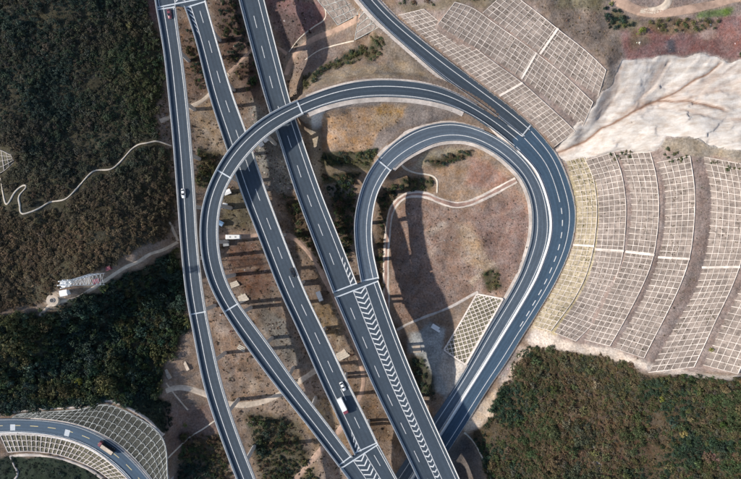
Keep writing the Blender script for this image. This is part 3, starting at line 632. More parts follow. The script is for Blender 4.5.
# ------------------------------------------------------------------ white rock face with gullies
def rock_face():
    step = .55; poly = np.array(ROCK, float); w0 = P(poly[:, 0].min()-4, 0, 28)[0]; w1 = P(poly[:, 0].max(), 0, 60)[0]
    xs = np.arange(P(545, 0, 40)[0]-4, 178, step); ys = np.arange(P(0, 170, 30)[1], P(0, 48, 45)[1]+2, step)
    X, Y = np.meshgrid(xs, ys); h = H0(X.ravel(), Y.ravel()).reshape(X.shape)
    fullm = np.zeros((PH, PW)); sl, mm = poly_mask(ROCK, 3.0, .6); fullm[sl] = mm
    px, py = to_px(X, Y, h); a = samp(fullm, px, py)
    # gullies traced along the rock
    gl = [([(558,153),(580,143),(605,128),(630,114),(648,104),(660,100),(680,101),(700,104),(722,109)], 1.1, 1.5), ([(655,101),(675,92),(692,82),(708,72),(720,62)], 1.0, 1.4), ([(636,108),(652,84),(662,66)], 3, .7), ([(690,92),(712,90),(741,92)], 3, 1.0), ([(600,112),(612,92),(620,70)], 3, .7), ([(705,80),(722,74),(741,70)], 3, 1.0), ([(690,100),(705,93),(725,84),(745,80)], 1.6, 1.0), ([(672,94),(690,88),(712,80),(735,66)], 1.6, 1.0), ([(620,118),(640,100),(655,84),(668,62)], 1.4, 1.0), ([(660,108),(690,112),(720,118),(745,120)], 1.2, .8), ([(598,120),(614,98),(621,66)], 1.2, .9)]
    gul = np.zeros(X.shape); fr = np.zeros(X.shape); depth = np.zeros(X.shape)
    for ln, w, dp in gl:
        p = cat_rom(ln, 6); d = np.full(X.shape, 1e9); wpx = px+fbm(X, Y, 5, 3, 5)*2.5; wpy = py+fbm(X, Y, 5, 3, 8)*2.5
        for q0, q1 in zip(p[:-1], p[1:]):
            e = q1-q0; t = np.clip(((wpx-q0[0])*e[0]+(wpy-q0[1])*e[1])/(e@e), 0, 1); d = np.minimum(d, np.hypot(wpx-q0[0]-t*e[0], wpy-q0[1]-t*e[1]))
        depth = np.maximum(depth, np.exp(-(d/(w*1.6))**2)*dp); gul = np.maximum(gul, np.exp(-(d/w)**2)*(.9 if dp > 1.2 else .22)); fr = np.maximum(fr, np.exp(-(d/(5 if dp > 1.2 else 2.5))**2)*(.7 if dp > 1.2 else .35))
    # ridged relief, elongated down the slope towards the gully mouth
    uu = X*.80+Y*.6; vv = -X*.6+Y*.80
    rid = 1-np.abs(fbm(uu/3.0, vv, 9, 4, 61)); rid2 = fbm(X, Y, 2.2, 3, 13)
    def facets(ns, sx, tilt, off, seed):    # angular broken blocks: each block is a tilted plane
        r = np.random.default_rng(seed); su = r.uniform(uu.min(), uu.max(), ns); sv = r.uniform(vv.min(), vv.max(), ns); pu = uu.ravel()+fbm(X, Y, 3, 3, seed).ravel()*1.2; pv = vv.ravel()+fbm(X, Y, 3, 3, seed+4).ravel()*1.2
        idx = np.empty(pu.size, int)
        for i in range(0, pu.size, 8000): idx[i:i+8000] = (((pu[i:i+8000, None]-su)/sx)**2+(pv[i:i+8000, None]-sv)**2).argmin(1)
        tu = r.normal(size=ns)*tilt; tv = r.normal(size=ns)*tilt; o_ = r.normal(size=ns)*off; sh_ = r.uniform(-1, 1, ns)
        return ((pu-su[idx])*tu[idx]/sx+(pv-sv[idx])*tv[idx]+o_[idx]).reshape(X.shape), sh_[idx].reshape(X.shape)
    f1, s1 = facets(420, 2.2, .22, .25, 81); f2, s2 = facets(2600, 1.7, .25, .10, 82)
    zz = h + .35 + (rid-.75)*.7 + f1*.38 + f2*.18 - depth*.6
    e_ = np.clip((a-.15)/.6, 0, 1); zz = (h-.35)*(1-e_)+zz*e_
    keep = a > .12
    idx = -np.ones(X.shape, int); idx[keep] = np.arange(keep.sum())
    V = np.stack([X[keep], Y[keep], zz[keep]], 1); f = keep[:-1, :-1] & keep[1:, :-1] & keep[:-1, 1:] & keep[1:, 1:]; j, i = np.where(f)
    Fc = np.stack([idx[j, i], idx[j, i+1], idx[j+1, i+1], idx[j+1, i]], 1)
    mat, N, L, b = new_mat('white_rock')
    at = N.new('ShaderNodeAttribute'); at.attribute_name = 'soil'; geo = N.new('ShaderNodeNewGeometry')
    mp = N.new('ShaderNodeMapping'); mp.inputs['Rotation'].default_value = (0, 0, -.64); mp.inputs['Scale'].default_value = (.25, 1, .5)
    L.new(geo.outputs['Position'], mp.inputs[0])
    n = N.new('ShaderNodeTexNoise'); n.inputs['Scale'].default_value = .55; n.inputs['Detail'].default_value = 8; n.inputs['Roughness'].default_value = .7; L.new(mp.outputs[0], n.inputs[0])
    r = N.new('ShaderNodeValToRGB'); r.color_ramp.elements[0].position = .33; r.color_ramp.elements[0].color = (.62, .53, .46, 1); r.color_ramp.elements[1].position = .62; r.color_ramp.elements[1].color = (1, 1, 1, 1)
    L.new(n.outputs['Fac'], r.inputs[0]); mx = N.new('ShaderNodeMix'); mx.data_type = 'RGBA'; mx.blend_type = 'MULTIPLY'; mx.inputs[0].default_value = .8
    L.new(at.outputs['Color'], mx.inputs[6]); L.new(r.outputs[0], mx.inputs[7]); L.new(mx.outputs[2], b.inputs['Base Color']); b.inputs['Roughness'].default_value = .9; b.inputs['Specular IOR Level'].default_value = .15
    n3 = N.new('ShaderNodeTexNoise'); n3.inputs['Scale'].default_value = 1.4; n3.inputs['Detail'].default_value = 6; L.new(geo.outputs['Position'], n3.inputs[0])
    bp = N.new('ShaderNodeBump'); bp.inputs['Distance'].default_value = .12; L.new(n3.outputs['Fac'], bp.inputs['Height']); L.new(bp.outputs[0], b.inputs['Normal'])
    o = mesh('rock_face', V, Fc, mat, smooth=True)
    white = np.array((.475, .45, .425))*(1+.07*s1+.06*s2)[..., None]; stain = np.array((.40, .30, .245)); mud = np.array((.20, .125, .09))
    s = np.clip(fbm(uu/2.5, vv, 12, 4, 33)*1.6-.25, 0, 1)[..., None]*.75; c = white*(1-s)+stain*s
    fz = (fr*np.clip(.35+1.3*fbm(uu/2, vv, 4, 4, 71), 0, 1))[..., None]; c = c*(1-fz)+np.array((.46, .33, .26))*fz; g = np.clip(gul*1.2, 0, 1)[..., None]; c = c*(1-g)+mud*g
    ca = o.data.color_attributes.new('soil', 'FLOAT_COLOR', 'POINT'); ca.data.foreach_set('color', np.concatenate([c[keep], np.ones((keep.sum(), 1))], 1).ravel())
    tag(o, 'bare white rock slope with brown gullies between the gridded cuttings', 'rock face', kind='structure')
rock_face()

# ------------------------------------------------------------------ tracks, paths, drains
for i, (p, w, mt) in enumerate(RUTS):
    lab = ['brown dirt track winding under the two middle viaducts', 'pale dirt track crossing under the curved ramp viaducts', 'brown dirt track below the arched embankment', 'pale dirt track beside the leftmost viaduct', 'brown footway between the upper viaducts', 'reddish dirt road along the top right edge', 'tan side loop of the top right dirt road', 'thin dirt track along the wooded ridge', 'short dirt spur at the end of the ridge track'][i]
    drape('dirt_track', p, w*.56, M[mt], .22, .2, lab, i+1, 'track')
drape('footpath', [(172,146),(157,141),(148,143),(140,144),(132,149),(122,160),(112,169),(100,170),(92,172),(80,185),(66,199),(50,202),(38,209),(22,214),(20,205),(19,196),(27,187),(24,185),(15,192),(7,205),(3,192),(1,178)], .8, M['path'], .4, .2, 'pale footpath zigzagging through the left woodland', 3, 'path', edge=.1)
drape('footpath', [(163,463),(176,450),(190,437),(203,429),(216,420)], .9, M['path'], .3, .1, 'straight white path running up to the leftmost viaduct', 4, 'path')
drape('footpath', [(464,432),(472,440),(478,449),(484,462),(489,475),(496,492)], 1.0, M['path'], .5, .3, 'narrow grey path down the edge of the right woodland', 5, 'path')
_c = [(388,332),(387,310),(386,285),(386,260),(387,240),(390,216),(396,203),(408,195),(425,195),(440,201),(455,205),(470,203),(488,195),(503,187),(516,180)]
drape('drain_channel', _c, 3.7, M['verge'], .3, .15, 'wide curved concrete channel round the heart shaped plot', 6, 'drain')
drape('drain_silt', _c, 1.3, M['silt'], .36, .5, 'brown silt lying along the curved concrete channel', 16, 'silt', edge=.3)
drape('drain_channel', [(400,163),(406,169),(416,173),(430,175),(437,180),(437,193)], .9, M['path'], .25, .1, 'narrow hooked white ditch inside the small loop', 7, 'drain')
drape('drain_channel', [(397,330),(410,323),(430,315),(446,309),(460,302),(470,296),(478,292)], 1.5, M['drain'], .25, .2, 'straight drain from the plot to the diamond lattice slope', 8, 'drain')
drape('drain_channel', [(318,-10),(326,16),(312,28),(300,38),(289,52)], .8, M['path'], .25, .1, 'thin white ditch beside the arched embankment', 9, 'drain')
drape('drain_channel', [(354,41),(340,44),(320,50),(305,60)], .8, M['path'], .25, .1, 'thin white ditch above the shrub bank', 10, 'drain')
drape('drain_channel', [(166,383),(176,396),(188,410)], .8, M['track'], .25, .1, 'short ditch beside the dark hollow', 11, 'drain')
drape('berm', [(164,438),(160,448),(164,466),(172,485)], 1.0, M['drain'], .3, .2, 'grey rim beside the arched road cutting', 12, 'drain')
drape('berm', [(-5,416),(12,412),(30,410),(60,408),(86,406),(104,401),(112,401),(132,410),(148,420),(163,436)], 1.3, M['verge'], .4, .2, 'pale berm along the top of the arched cutting', 13, 'drain')
drape('berm', [(10,456),(30,455),(56,457.5),(76,463.5),(94,472),(112,486)], 1.6, M['verge'], .35, .3, 'pale berm along the foot of the road embankment', 14, 'drain')
drape('berm', [(10,456),(14,465),(18,474),(10,485)], 1.0, M['drain'], .3, .2, 'grey ditch branching below the embankment', 15, 'drain')

# ------------------------------------------------------------------ viaducts and roads
def parapet(road, a, b, side, root, h=1.1, mat='concrete'):
    s = 0 if side == 0 else 1; d = 1 if side == 0 else -1
    sweep('parapet', road, a, b, [(s, 0, -.35), (s, 0, h), (s, d*.22, h), (s, d*.30, .35), (s, d*.52, 0.012)], M[mat], root)
    sweep('handrail', road, a, b, [(s, d*.06, h+.22), (s, d*.06, h+.32), (s, d*.18, h+.32), (s, d*.18, h+.22)], M['steel'], root)
def deck(road, a, b, root, asph='asphalt', gird=(.24, .76), sides=(0, 1), lanes=(.6,)):
    surface('road_surface', road, a, b, lanes, asph, root)
    g0, g1 = gird
    sweep('girder', road, a, b, [(0, .04, -.1), (1, -.04, -.1), (1, -.04, -.4), (g1+.05, 0, -.75), (g1, 0, -2.0), (g0, 0, -2.0), (g0-.05, 0, -.75), (0, .04, -.4)], M['girder'], root)
    for s in sides: parapet(road, a, b, s, root)
def joint(road, q, root, w=.55, t0=0., t1=1., skew=0.):
    V = np.vstack([road.at([q-w/2], t0, .3, .03), road.at([q+w/2], t0, .3, .03), road.at([q+w/2+skew], t1, -.3, .03), road.at([q-w/2+skew], t1, -.3, .03)])
    mesh('expansion_joint', V, [(0, 1, 2, 3)], M['joint'], root)
def dashes(road, a, b, t, root, L0=6., per=15., w=.26, mat='paint', phase=0., name='lane_dash', t2=None):
    q = a+phase
    while q+L0 < b:
        tt = t if t2 is None else t+(t2-t)*(q-a)/(b-a)
        line_mark(name, road, q, q+L0, tt, M[mat], root, w); q += per
def prism(cx, cy, z0, z1, hx, hy, ax, n=4, taper=1.0):
    """box (n=4) or round column"""
    a = np.array([math.cos(ax), math.sin(ax)]); bb = np.array([-a[1], a[0]]); V = []
    if n == 4: cs = [(-hx, -hy), (hx, -hy), (hx, hy), (-hx, hy)]
    else: cs = [(hx*math.cos(2*math.pi*i/n), hy*math.sin(2*math.pi*i/n)) for i in range(n)]
    for z, k in ((z0, 1), (z1, taper)):
        for u, v in cs:
            p = np.array([cx, cy])+a*u*k+bb*v*k; V.append((p[0], p[1], z))
    m = len(cs); Fc = [(i, (i+1) % m, m+(i+1) % m, m+i) for i in range(m)]+[tuple(reversed(range(m))), tuple(range(m, 2*m))]
    return V, Fc
def piers(road, qs, root, two=False):
    for q in qs:
        c = road.at([q], .5)[0]; i = np.argmin(abs(road.s-q)); ax = math.atan2(road.n[i, 1], road.n[i, 0]); w = road.w[i]
        offs = (-w*.24, w*.24) if two else (0,)
        zc = c[2]-2.0
        V, Fc = prism(c[0], c[1], zc-1.5, zc-.02, w*.36, .95, ax)
        cap = mesh('cap_beam', V, Fc, M['concrete'], root)
        for o in offs:
            x = c[0]+road.n[i, 0]*o; y = c[1]+road.n[i, 1]*o; zg = float(H(x, y)[0])
            V, Fc = prism(x, y, zg-2, zc-1.5, 1.0 if not two else .8, 1.0 if not two else .8, ax, 14)
            mesh('pier', V, Fc, M['concrete'], root)
def chevrons(road, a, b, t0f, t1f, root, per=2.7, thick=.72, d=1.6):
    q = a
    while q < b:
        f = (q-a)/(b-a); t0 = t0f(f); t1 = t1f(f); tm = (t0+t1)/2; dd = d*np.clip((t1-t0)*np.interp(q, road.s, road.w)/5, .3, 1.2)
        V = np.vstack([road.at([q], t0, .15, .022), road.at([q+dd], tm, 0, .022), road.at([q], t1, -.15, .022), road.at([q+thick], t1, -.15, .022), road.at([q+dd+thick], tm, 0, .022), road.at([q+thick], t0, .15, .022)])
        mesh('chevron', V, [(0, 1, 4, 5), (1, 2, 3, 4)], M['paint'], root); q += per
def hatch(road, a, b, t0, t1f, root, per=2.7, thick=.85, skew=2.0):
    q = a
    while q < b:
        f = (q-a)/(b-a); t1 = t1f(f)
        V = np.vstack([road.at([q], t0, 0, .022), road.at([q+skew], t1, 0, .022), road.at([q+skew+thick], t1, 0, .022), road.at([q+thick], t0, 0, .022)])
        mesh('chevron', V, [(0, 1, 2, 3)], M['paint'], root); q += per
def base_of(road, q):
    c = road.at([q], .5)[0]; return (c[0], c[1], float(H(c[0], c[1])[0]))

# leftmost viaduct
A_ = thing('viaduct', base_of(rA, rA.len*.5), 'narrow grey viaduct furthest left, a single lane ramp on tall piers', 'viaduct')
deck(rA, 0, rA.len, A_); line_mark('edge_line', rA, 0, rA.len, .35, M['paint'], A_, .3); line_mark('edge_line', rA, 0, rA.len, .86, M['paint'], A_, .3)
joint(rA, .6, A_, .6); joint(rA, rA.near(198, 314), A_)
qa = rA.near(212, 366); piers(rA, [q for q in np.arange(qa-26*8, rA.len, 26) if q > 4], A_)
# two-lane viaduct second from left
B_ = thing('viaduct', base_of(rB, rB.len*.5), 'two lane viaduct carrying the white truck, passing under the loop ramp', 'viaduct')
deck(rB, 0, rB.len, B_, lanes=(.435, .765))
line_mark('edge_line', rB, 0, rB.len, .27, M['paint'], B_, .3); line_mark('edge_line', rB, 0, rB.len, .93, M['paint'], B_, .3)
dashes(rB, 0, rB.len, .60, B_, phase=rB.near(202.5, 22)-3-15 if rB.near(202.5, 22) > 18 else 4)
joint(rB, .5, B_, .6); joint(rB, rB.len-.6, B_)
piers(rB, np.arange(10, rB.len, 27), B_, True)
rLB = Road([(339.3,466.5,24),(349,479,24),(372,508,24),(388,530,24)], [(378.3,443.5),(398,479),(416,511),(430,535)])
deck(rLB, 0.4, rLB.len, B_, gird=(.12, .88), lanes=(.18, .71, .87))
for t in (.04, .33, .63, .94): line_mark('edge_line', rLB, .4, rLB.len, t, M['paint'], B_, .3)
dashes(rLB, 1, rLB.len, .79, B_, phase=3); chevrons(rLB, .8, rLB.len-4, lambda f: .34, lambda f: .62, B_)
hatch(rB, rB.len-11, rB.len-2, .265, lambda f: .20-.14*f, B_, skew=2.2)
deck(rAB, 0.4, rAB.len, B_, gird=(.12, .88), lanes=(.22, .68, .86))
for t in (.06, .38, .58, .95): line_mark('edge_line', rAB, .4, rAB.len, t, M['paint'], B_, .3)
chevrons(rAB, 1.5, rAB.len-4, lambda f: .39, lambda f: .57, B_)
hatch(rB, .8, 15, .26, lambda f: .05+.13*f, B_, skew=-2.6)
# two-lane viaduct in the middle, with the widened deck where the small loop joins
C_ = thing('viaduct', base_of(rC, rC.len*.6), 'widest viaduct in the middle with a long white chevron gore', 'viaduct')
deck(rC, 0, rC.len, C_, lanes=(.25, .59))
line_mark('edge_line', rC, 0, rC.len, .085, M['paint'], C_, .3); line_mark('edge_line', rC, 0, rC.len, .76, M['paint'], C_, .3)
dashes(rC, 0, rC.len, .42, C_, phase=(rC.near(256, 22)-3) % 15)
hatch(rC, rC.len-13, rC.len-1.5, .765, lambda f: .84+.10*f, C_, skew=-1.8)
joint(rC, rC.len-.4, C_, .6)
deck(rCM, .3, rCM.len, C_, gird=(.1, .9), lanes=(.135, .32, .76))
line_mark('edge_line', rCM, .3, rCM.len, .045, M['paint'], C_, .3); line_mark('edge_line', rCM, .3, rCM.len, .895, M['paint'], C_, .3)
dashes(rCM, .3, rCM.len, .225, C_, phase=(rCM.near(353, 314)-3) % 15)
t0 = lambda f: .42-.0*f; t1 = lambda f: .69-.13*min(1, f*1.3)
chevrons(rCM, .8, rCM.len-3, t0, t1, C_)
q = rCM.stations(.3, rCM.len); f = (q-.8)/(rCM.len-3.8)
for t_ in (np.full(len(q), .415), np.array([t1(x)+.008 for x in f])):
    V = np.stack([rCM.at(q, t_, -.14, .02), rCM.at(q, t_, .14, .02)], 1).reshape(-1, 3); mesh('edge_line', V, [(2*i, 2*i+1, 2*i+3, 2*i+2) for i in range(len(q)-1)], M['paint'], C_)
piers(rC, np.arange(12, rC.len, 27), C_, True)
piers(rCM, [q for q in np.arange(10, rCM.len, 27) if abs(q-rCM.near(428, 445)) > 14], C_, True)
# big loop ramp viaduct
Lr = thing('viaduct', base_of(rL, sLj*.45), 'curved ramp viaduct of the big loop crossing over two viaducts', 'viaduct')
deck(rL, 0, sLj, Lr); line_mark('edge_line', rL, 0, sLj, .36, M['paint'], Lr, .3); line_mark('edge_line', rL, 0, sLj, .88, M['paint'], Lr, .3)
for x, y in ((232,309), (223,175)): joint(rL, rL.near(x, y), Lr, .65)
joint(rL, .6, Lr, .6); joint(rL, sLj-.5, Lr, .7)
qs = [rL.near(*p) for p in ((316,411), (291,377), (266,344), (240,312), (219,278), (209,243), (211,205), (223,175), (262,131), (282,119))]
piers(rL, qs, Lr)
c = rL.at([sLj+.6], .5)[0]; i = np.argmin(abs(rL.s-sLj)); ax = math.atan2(rL.n[i, 1], rL.n[i, 0]); zg = float(H(c[0], c[1])[0])
V, Fc = prism(c[0], c[1], zg-14, c[2]-.42, rL.w[i]*.5, 1.1, ax); mesh('abutment', V, Fc, M['concrete'], Lr)
# small loop ramp viaduct
Er = thing('viaduct', base_of(rE, sEj*.5), 'short curved ramp viaduct of the small loop joining the middle viaduct', 'viaduct')
deck(rE, .4, sEj, Er, 'asphalt_pale', lanes=(.4,)); line_mark('edge_line', rE, .4, sEj, .13, M['paint'], Er, .3); line_mark('edge_line', rE, .4, sEj, .68, M['paint'], Er, .3)
joint(rE, .8, Er, .6); joint(rE, sEj-.5, Er, .65); piers(rE, [rE.near(364, 262), rE.near(363, 222), rE.near(369, 193)], Er)
c = rE.at([sEj+.6], .5)[0]; i = np.argmin(abs(rE.s-sEj)); ax = math.atan2(rE.n[i, 1], rE.n[i, 0])
V, Fc = prism(c[0], c[1], c[2]-16, c[2]-.42, rE.w[i]*.5, 1.1, ax); mesh('abutment', V, Fc, M['concrete'], Er)

def bridge_joint(ps, root, mat='joint', dz=.03, name='expansion_joint'):
    V = np.vstack(ps); V[:, 2] += dz; o = mesh(name, V, [tuple(range(len(ps)))], M[mat], root); o.data.attributes.new('wear', 'FLOAT', 'POINT').data.foreach_set('value', [1.0]*len(ps))
bridge_joint([rC.at([rC.len-.3], 0), rC.at([rC.len-.3], 1), rE.at([.5], 0), rE.at([.5], 1), rCM.at([.5], 1), rCM.at([.5], 0)], C_, 'asphalt', .012, 'deck_infill'); joint(rCM, .7, C_, .6)
bridge_joint([rL.at([.3], 0), rL.at([.3], 1), rB.at([rB.len-.3], 0), rB.at([rB.len-.3], 1), rLB.at([.6], 1), rLB.at([.6], 0)], B_, 'asphalt', .012, 'deck_infill'); joint(rLB, .8, B_, .6)
bridge_joint([rA.at([.3], 0), rA.at([.3], 1), rB.at([.3], 0), rB.at([.3], 1), rAB.at([.6], 1), rAB.at([.6], 0)], B_, 'asphalt', .012, 'deck_infill'); joint(rAB, .8, B_, .6)
# roads on the ground
def guard_rail(road, a, b, side, parent, off=.25):
    s = side; d = 1 if side == 0 else -1
    V, Fc = sweep_v(road, a, b, [(s, d*off, .45), (s, d*off, .78), (s, d*(off+.09), .78), (s, d*(off+.09), .45)])
    V = list(map(tuple, V)); Fc = list(Fc)
    for q in np.arange(a+1, b, 4.):
        p = road.at([q], s, d*(off+.04))[0]; v, f = prism(p[0], p[1], p[2]-.3, p[2]+.8, .07, .07, 0); k = len(V); V += v; Fc += [tuple(j+k for j in g) for g in f]
    mesh('guard_rail', V, Fc, M['steel'], parent)
def ground_road(road, a, b, label, asph, lanes=(.6,)):
    o = surface('road', road, a, b, lanes, asph, None, 0., True); tag(o, label, 'road', kind='structure'); return o
def verge(road, a, b, side, w, parent, mat='verge', dz=-.05):
    s = side; d = -1 if side == 0 else 1
    sweep('verge', road, a, b, [(s, 0, dz+.02), (s, d*w, dz-.12), (s, d*w, dz-.7), (s, d*.02, dz-.7)], M[mat], parent)
gL = ground_road(rL, sLj+.15, rL.len, 'curved top of the big loop running on the ground to the merge', 'asphalt')
line_mark('edge_line', rL, sLj+.2, rL.len, .36, M['paint'], gL, .3); line_mark('edge_line', rL, sLj+.2, rL.len, .88, M['paint'], gL, .3)
guard_rail(rL, sLj+1, rL.len-22, 0, gL); guard_rail(rL, sLj+1, rL.len-2, 1, gL); verge(rL, sLj+4, rL.len-26, 0, .9, gL); verge(rL, sLj+2, rL.len-30, 1, 2.1, gL)
gE = ground_road(rE, sEj+.15, rE.len, 'inner carriageway of the loop beside the heart shaped plot', 'asphalt_pale', (.4,))
line_mark('edge_line', rE, sEj+.2, rE.len, .13, M['paint'], gE, .3); line_mark('edge_line', rE, sEj+.2, rE.len, .68, M['paint'], gE, .3)
sEm = rE.near(536, 187)
guard_rail(rE, sEj+1, sEm-16, 0, gE); guard_rail(rE, sEj+1, rE.near(455, 400), 1, gE); verge(rE, sEj+1, sEm-36, 0, 1.6, gE); verge(rE, sEj+1, rE.near(470, 378), 1, 1.5, gE)
gF = ground_road(rF, 0, rF.len, 'straight diagonal slip road below the gridded cutting', 'asphalt', (.43,))
line_mark('edge_line', rF, 0, rF.len, .15, M['paint'], gF, .3); line_mark('edge_line', rF, 0, rF.len, .70, M['paint'], gF, .3)
guard_rail(rF, 0, rF.len-3, 0, gF); guard_rail(rF, 0, rF.len, 1, gF, .1); verge(rF, 0, rF.len-26, 0, 1.5, gF); verge(rF, 0, rF.len, 1, 1.6, gF)
gH = ground_road(rH, .1, rH.len, 'outer carriageway of the loop below the terraced cutting', 'asphalt_G', (.25, .61))
sd0 = rH.near(559, 195); sd1 = rH.near(517, 330)
line_mark('edge_line', rH, .1, rH.len, .06, M['paint'], gH, .3)
line_mark('edge_line', rH, .1, sd0, .49, M['paint'], gH, .3, t2=.44)
dashes(rH, sd0, sd1, .44, gH, 3.0, 6.0, .4, t2=.58)
line_mark('edge_line', rH, .1, sd0, .83, M['paint'], gH, .3, t2=.77); line_mark('edge_line', rH, sd0, sd1, .77, M['paint'], gH, .3, t2=.70); line_mark('edge_line', rH, sd1, rH.len, .69, M['paint'], gH, .3)
guard_rail(rH, 0, rH.len, 1, gH); verge(rH, 0, rH.near(540, 300), 1, 1.4, gH)
bridge_joint([rL.at([rL.len-5], 0), rL.at([rL.len-5], 1), rH.at([5], 0), rH.at([5], 1), rF.at([rF.len-5], 1), rF.at([rF.len-5], 0)], gH, 'asphalt_G', -.03, 'merge_apron')
def infill(name, rA_, a0, a1, ta, rB_, b0, b1, tb, mat, parent, n=24, dz=.09):
    A1 = rA_.at(np.linspace(a0, a1, n), ta); B1 = rB_.at(np.linspace(b0, b1, n), tb); V = np.stack([A1, B1], 1).reshape(-1, 3); V[:, 2] += dz
    mesh(name, V, [(2*i, 2*i+1, 2*i+3, 2*i+2) for i in range(n-1)], M[mat], parent).data.attributes.new('wear', 'FLOAT', 'POINT').data.foreach_set('value', [1.0]*(2*n))
infill('paved_infill', rE, rE.near(494, 143), rE.near(517, 160), 0, rL, rL.near(492, 121), rL.len, 1, 'verge', gE)
infill('paved_infill', rE, rE.near(517, 160), rE.near(536, 187), 0, rH, 0, rH.near(551, 183), 0, 'verge', gE)
infill('paved_infill', rL, rL.len-16, rL.len, 0, rF, rF.len-16, rF.len, 0, 'asphalt', gF)
# concrete gore nose where the slip road joins
V = np.vstack([rL.at([rL.len-9], 0, -.2, .05), rL.at([rL.len-.2], 0, -.3, .05), rF.at([rF.len-.2], 0, .5, .05), rF.at([rF.len-9], 0, .2, .05)])
V2 = V.copy(); V2[:, 2] += .06
mesh('gore_nose', np.vstack([V2, V-np.array([0,0,.4])]), [(0, 1, 2, 3), (0, 4, 5, 1), (1, 5, 6, 2), (2, 6, 7, 3), (3, 7, 4, 0)], M['median'], gF)
joint(rF, rF.len-1.0, gF, .6)
# median barrier between the two carriageways of the loop
qm = rH.near(543, 172)
V, Fc = sweep_v(rH, qm, rH.len, [(0, -.95, -.25), (0, -.72, .6), (0, -.02, .6), (0, .22, -.25)])
mb = mesh('median_barrier', V, Fc, M['median']); tag(mb, 'white concrete median between the two carriageways of the loop', 'barrier')
V, Fc = sweep_v(rH, 2, qm, [(0, -.5, -.2), (0, -.35, .8), (0, -.05, .8), (0, .15, -.2)]); mesh('barrier_taper', V, Fc, M['median'], mb)
gG = ground_road(rG, 0, rG.len, 'blue grey two way road curving through the bottom left corner', 'asphalt_G', (.27, .73))
dashes(rG, 0, rG.len, .5, gG, 4.2, 9.2, .3, 'paint_y', phase=1)
line_mark('edge_line', rG, 0, rG.len, .07, M['paint'], gG, .22); line_mark('edge_line', rG, 0, rG.len, .93, M['paint'], gG, .22)
for x, y, t in ((13,427.5,.58), (66,431.5,.62)):
    q = rG.near(x, y); V = np.vstack([rG.at([q-1.3], .42, 0, .022), rG.at([q+1.3], .42, 0, .022), rG.at([q+1.3], .86, 0, .022), rG.at([q-1.3], .86, 0, .022)]); mesh('painted_panel', V, [(0, 1, 2, 3)], M['joint'], gG)
guard_rail(rG, 0, rG.len, 1, gG); guard_rail(rG, 0, rG.len, 0, gG)
verge(rG, 0, rG.len, 1, 1.5, gG, 'median'); verge(rG, rG.near(30,420), rG.len, 0, .9, gG, 'verge')

# ------------------------------------------------------------------ slope protection lattices
def beam_v(p, nrm, w, h, sink=.25):
    p = np.asarray(p, float); T = np.gradient(p, axis=0); T /= np.linalg.norm(T, axis=1)[:, None]+1e-9
    B = np.cross(T, nrm); B /= np.linalg.norm(B, axis=1)[:, None]+1e-9
    V = np.stack([p-B*w/2-nrm*sink, p-B*w/2+nrm*h, p+B*w/2+nrm*h, p+B*w/2-nrm*sink], 1).reshape(-1, 3); n = len(p); Fc = []
    for i in range(n-1):
        for j in range(4): k = (j+1) % 4; Fc.append((i*4+j, i*4+k, i*4+4+k, i*4+4+j))
    Fc += [(0, 1, 2, 3), ((n-1)*4+3, (n-1)*4+2, (n-1)*4+1, (n-1)*4)]
    return V, Fc
def beam_uv(name, r, u, v, w, h, mat, root):
    u = np.asarray(u, float); v = np.asarray(v, float)
    V, Fc = beam_v(r.at(u, v), r.normal(u, v), w, h); return mesh(name, V, Fc, mat, root)
def slope_face(r, soil, root, seed):
    nu = int(r.len/1.2)+2; nv = 8; u, v = np.meshgrid(np.linspace(0, 1, nu), np.linspace(0, 1, nv)); u = u.ravel(); v = v.ravel()
    p = r.at(u, v)+r.normal(u, v)*(fbm(r.at(u, v)[:, 0], r.at(u, v)[:, 1], 3, 3, seed)*.16-.05)[:, None]
    mesh('slope_face', p, [(j*nu+i, j*nu+i+1, (j+1)*nu+i+1, (j+1)*nu+i) for j in range(nv-1) for i in range(nu-1)], M[soil], root, smooth=True)
def lattice(key, label, soil, rows, sp, chute=None, wb=.19, group=None, lowbeam=False):
    r = RS[key]; c = r.at(.5, 0.); root = thing('slope_lattice', c, label, 'retaining lattice', group)
    slope_face(r, soil, root, 3); n = int(r.len/sp)
    for i in range(n+1):
        u = i/n; j = (vnoise(i*1.7, hash(key) % 7, 4)-.5)*.0
        beam_uv('rib', r, np.full(5, u), np.linspace(-.02 if not lowbeam else 0, 1, 5), wb*(1.15 if i in (0, n) else .9+.3*float(vnoise(i*3.1, 2, 8))), .16, M['beam'], root)
    for k in range(0 if lowbeam else 1, rows+1):
        beam_uv('cross_beam', r, np.linspace(0, 1, n*2), np.full(n*2, k/rows), wb*(1.35 if k == rows else .9), .18 if k < rows else .24, M['beam'], root)
    if chute is not None:
        beam_uv('drain_chute', r, np.full(6, chute), np.linspace(-.03, 1.03, 6), .95, .30, M['beam'], root)
    return root
def uof(key, px, py, v=.5):
    r = RS[key]; u = np.linspace(0, 1, 200); p = r.at(u, np.full(200, v)); x, y = to_px(p[:, 0], p[:, 1], p[:, 2]); return float(u[np.argmin((x-px)**2+(y-py)**2)])
lattice('R1', 'pale yellow gridded slope nearest the loop road, lowest terrace', 'soil_y', 4, 2.6, uof('R1', 584, 246))
lattice('R2', 'second gridded slope up from the loop road, above the yellow one', 'soil_m', 5, 2.6, uof('R2', 610, 250))
lattice('R3', 'third gridded slope up from the loop road', 'soil_m', 5, 2.6, uof('R3', 640, 254))
lattice('R4', 'fourth gridded slope up, just below the widest bare terrace', 'soil_m', 5, 2.6, uof('R4', 675, 258))
lattice('R5', 'fifth gridded slope up, just above the widest bare terrace', 'soil_m', 6, 2.7, uof('R5', 722, 268))
lattice('R6', 'topmost gridded slope cut by the right picture edge', 'soil_m', 5, 2.8)
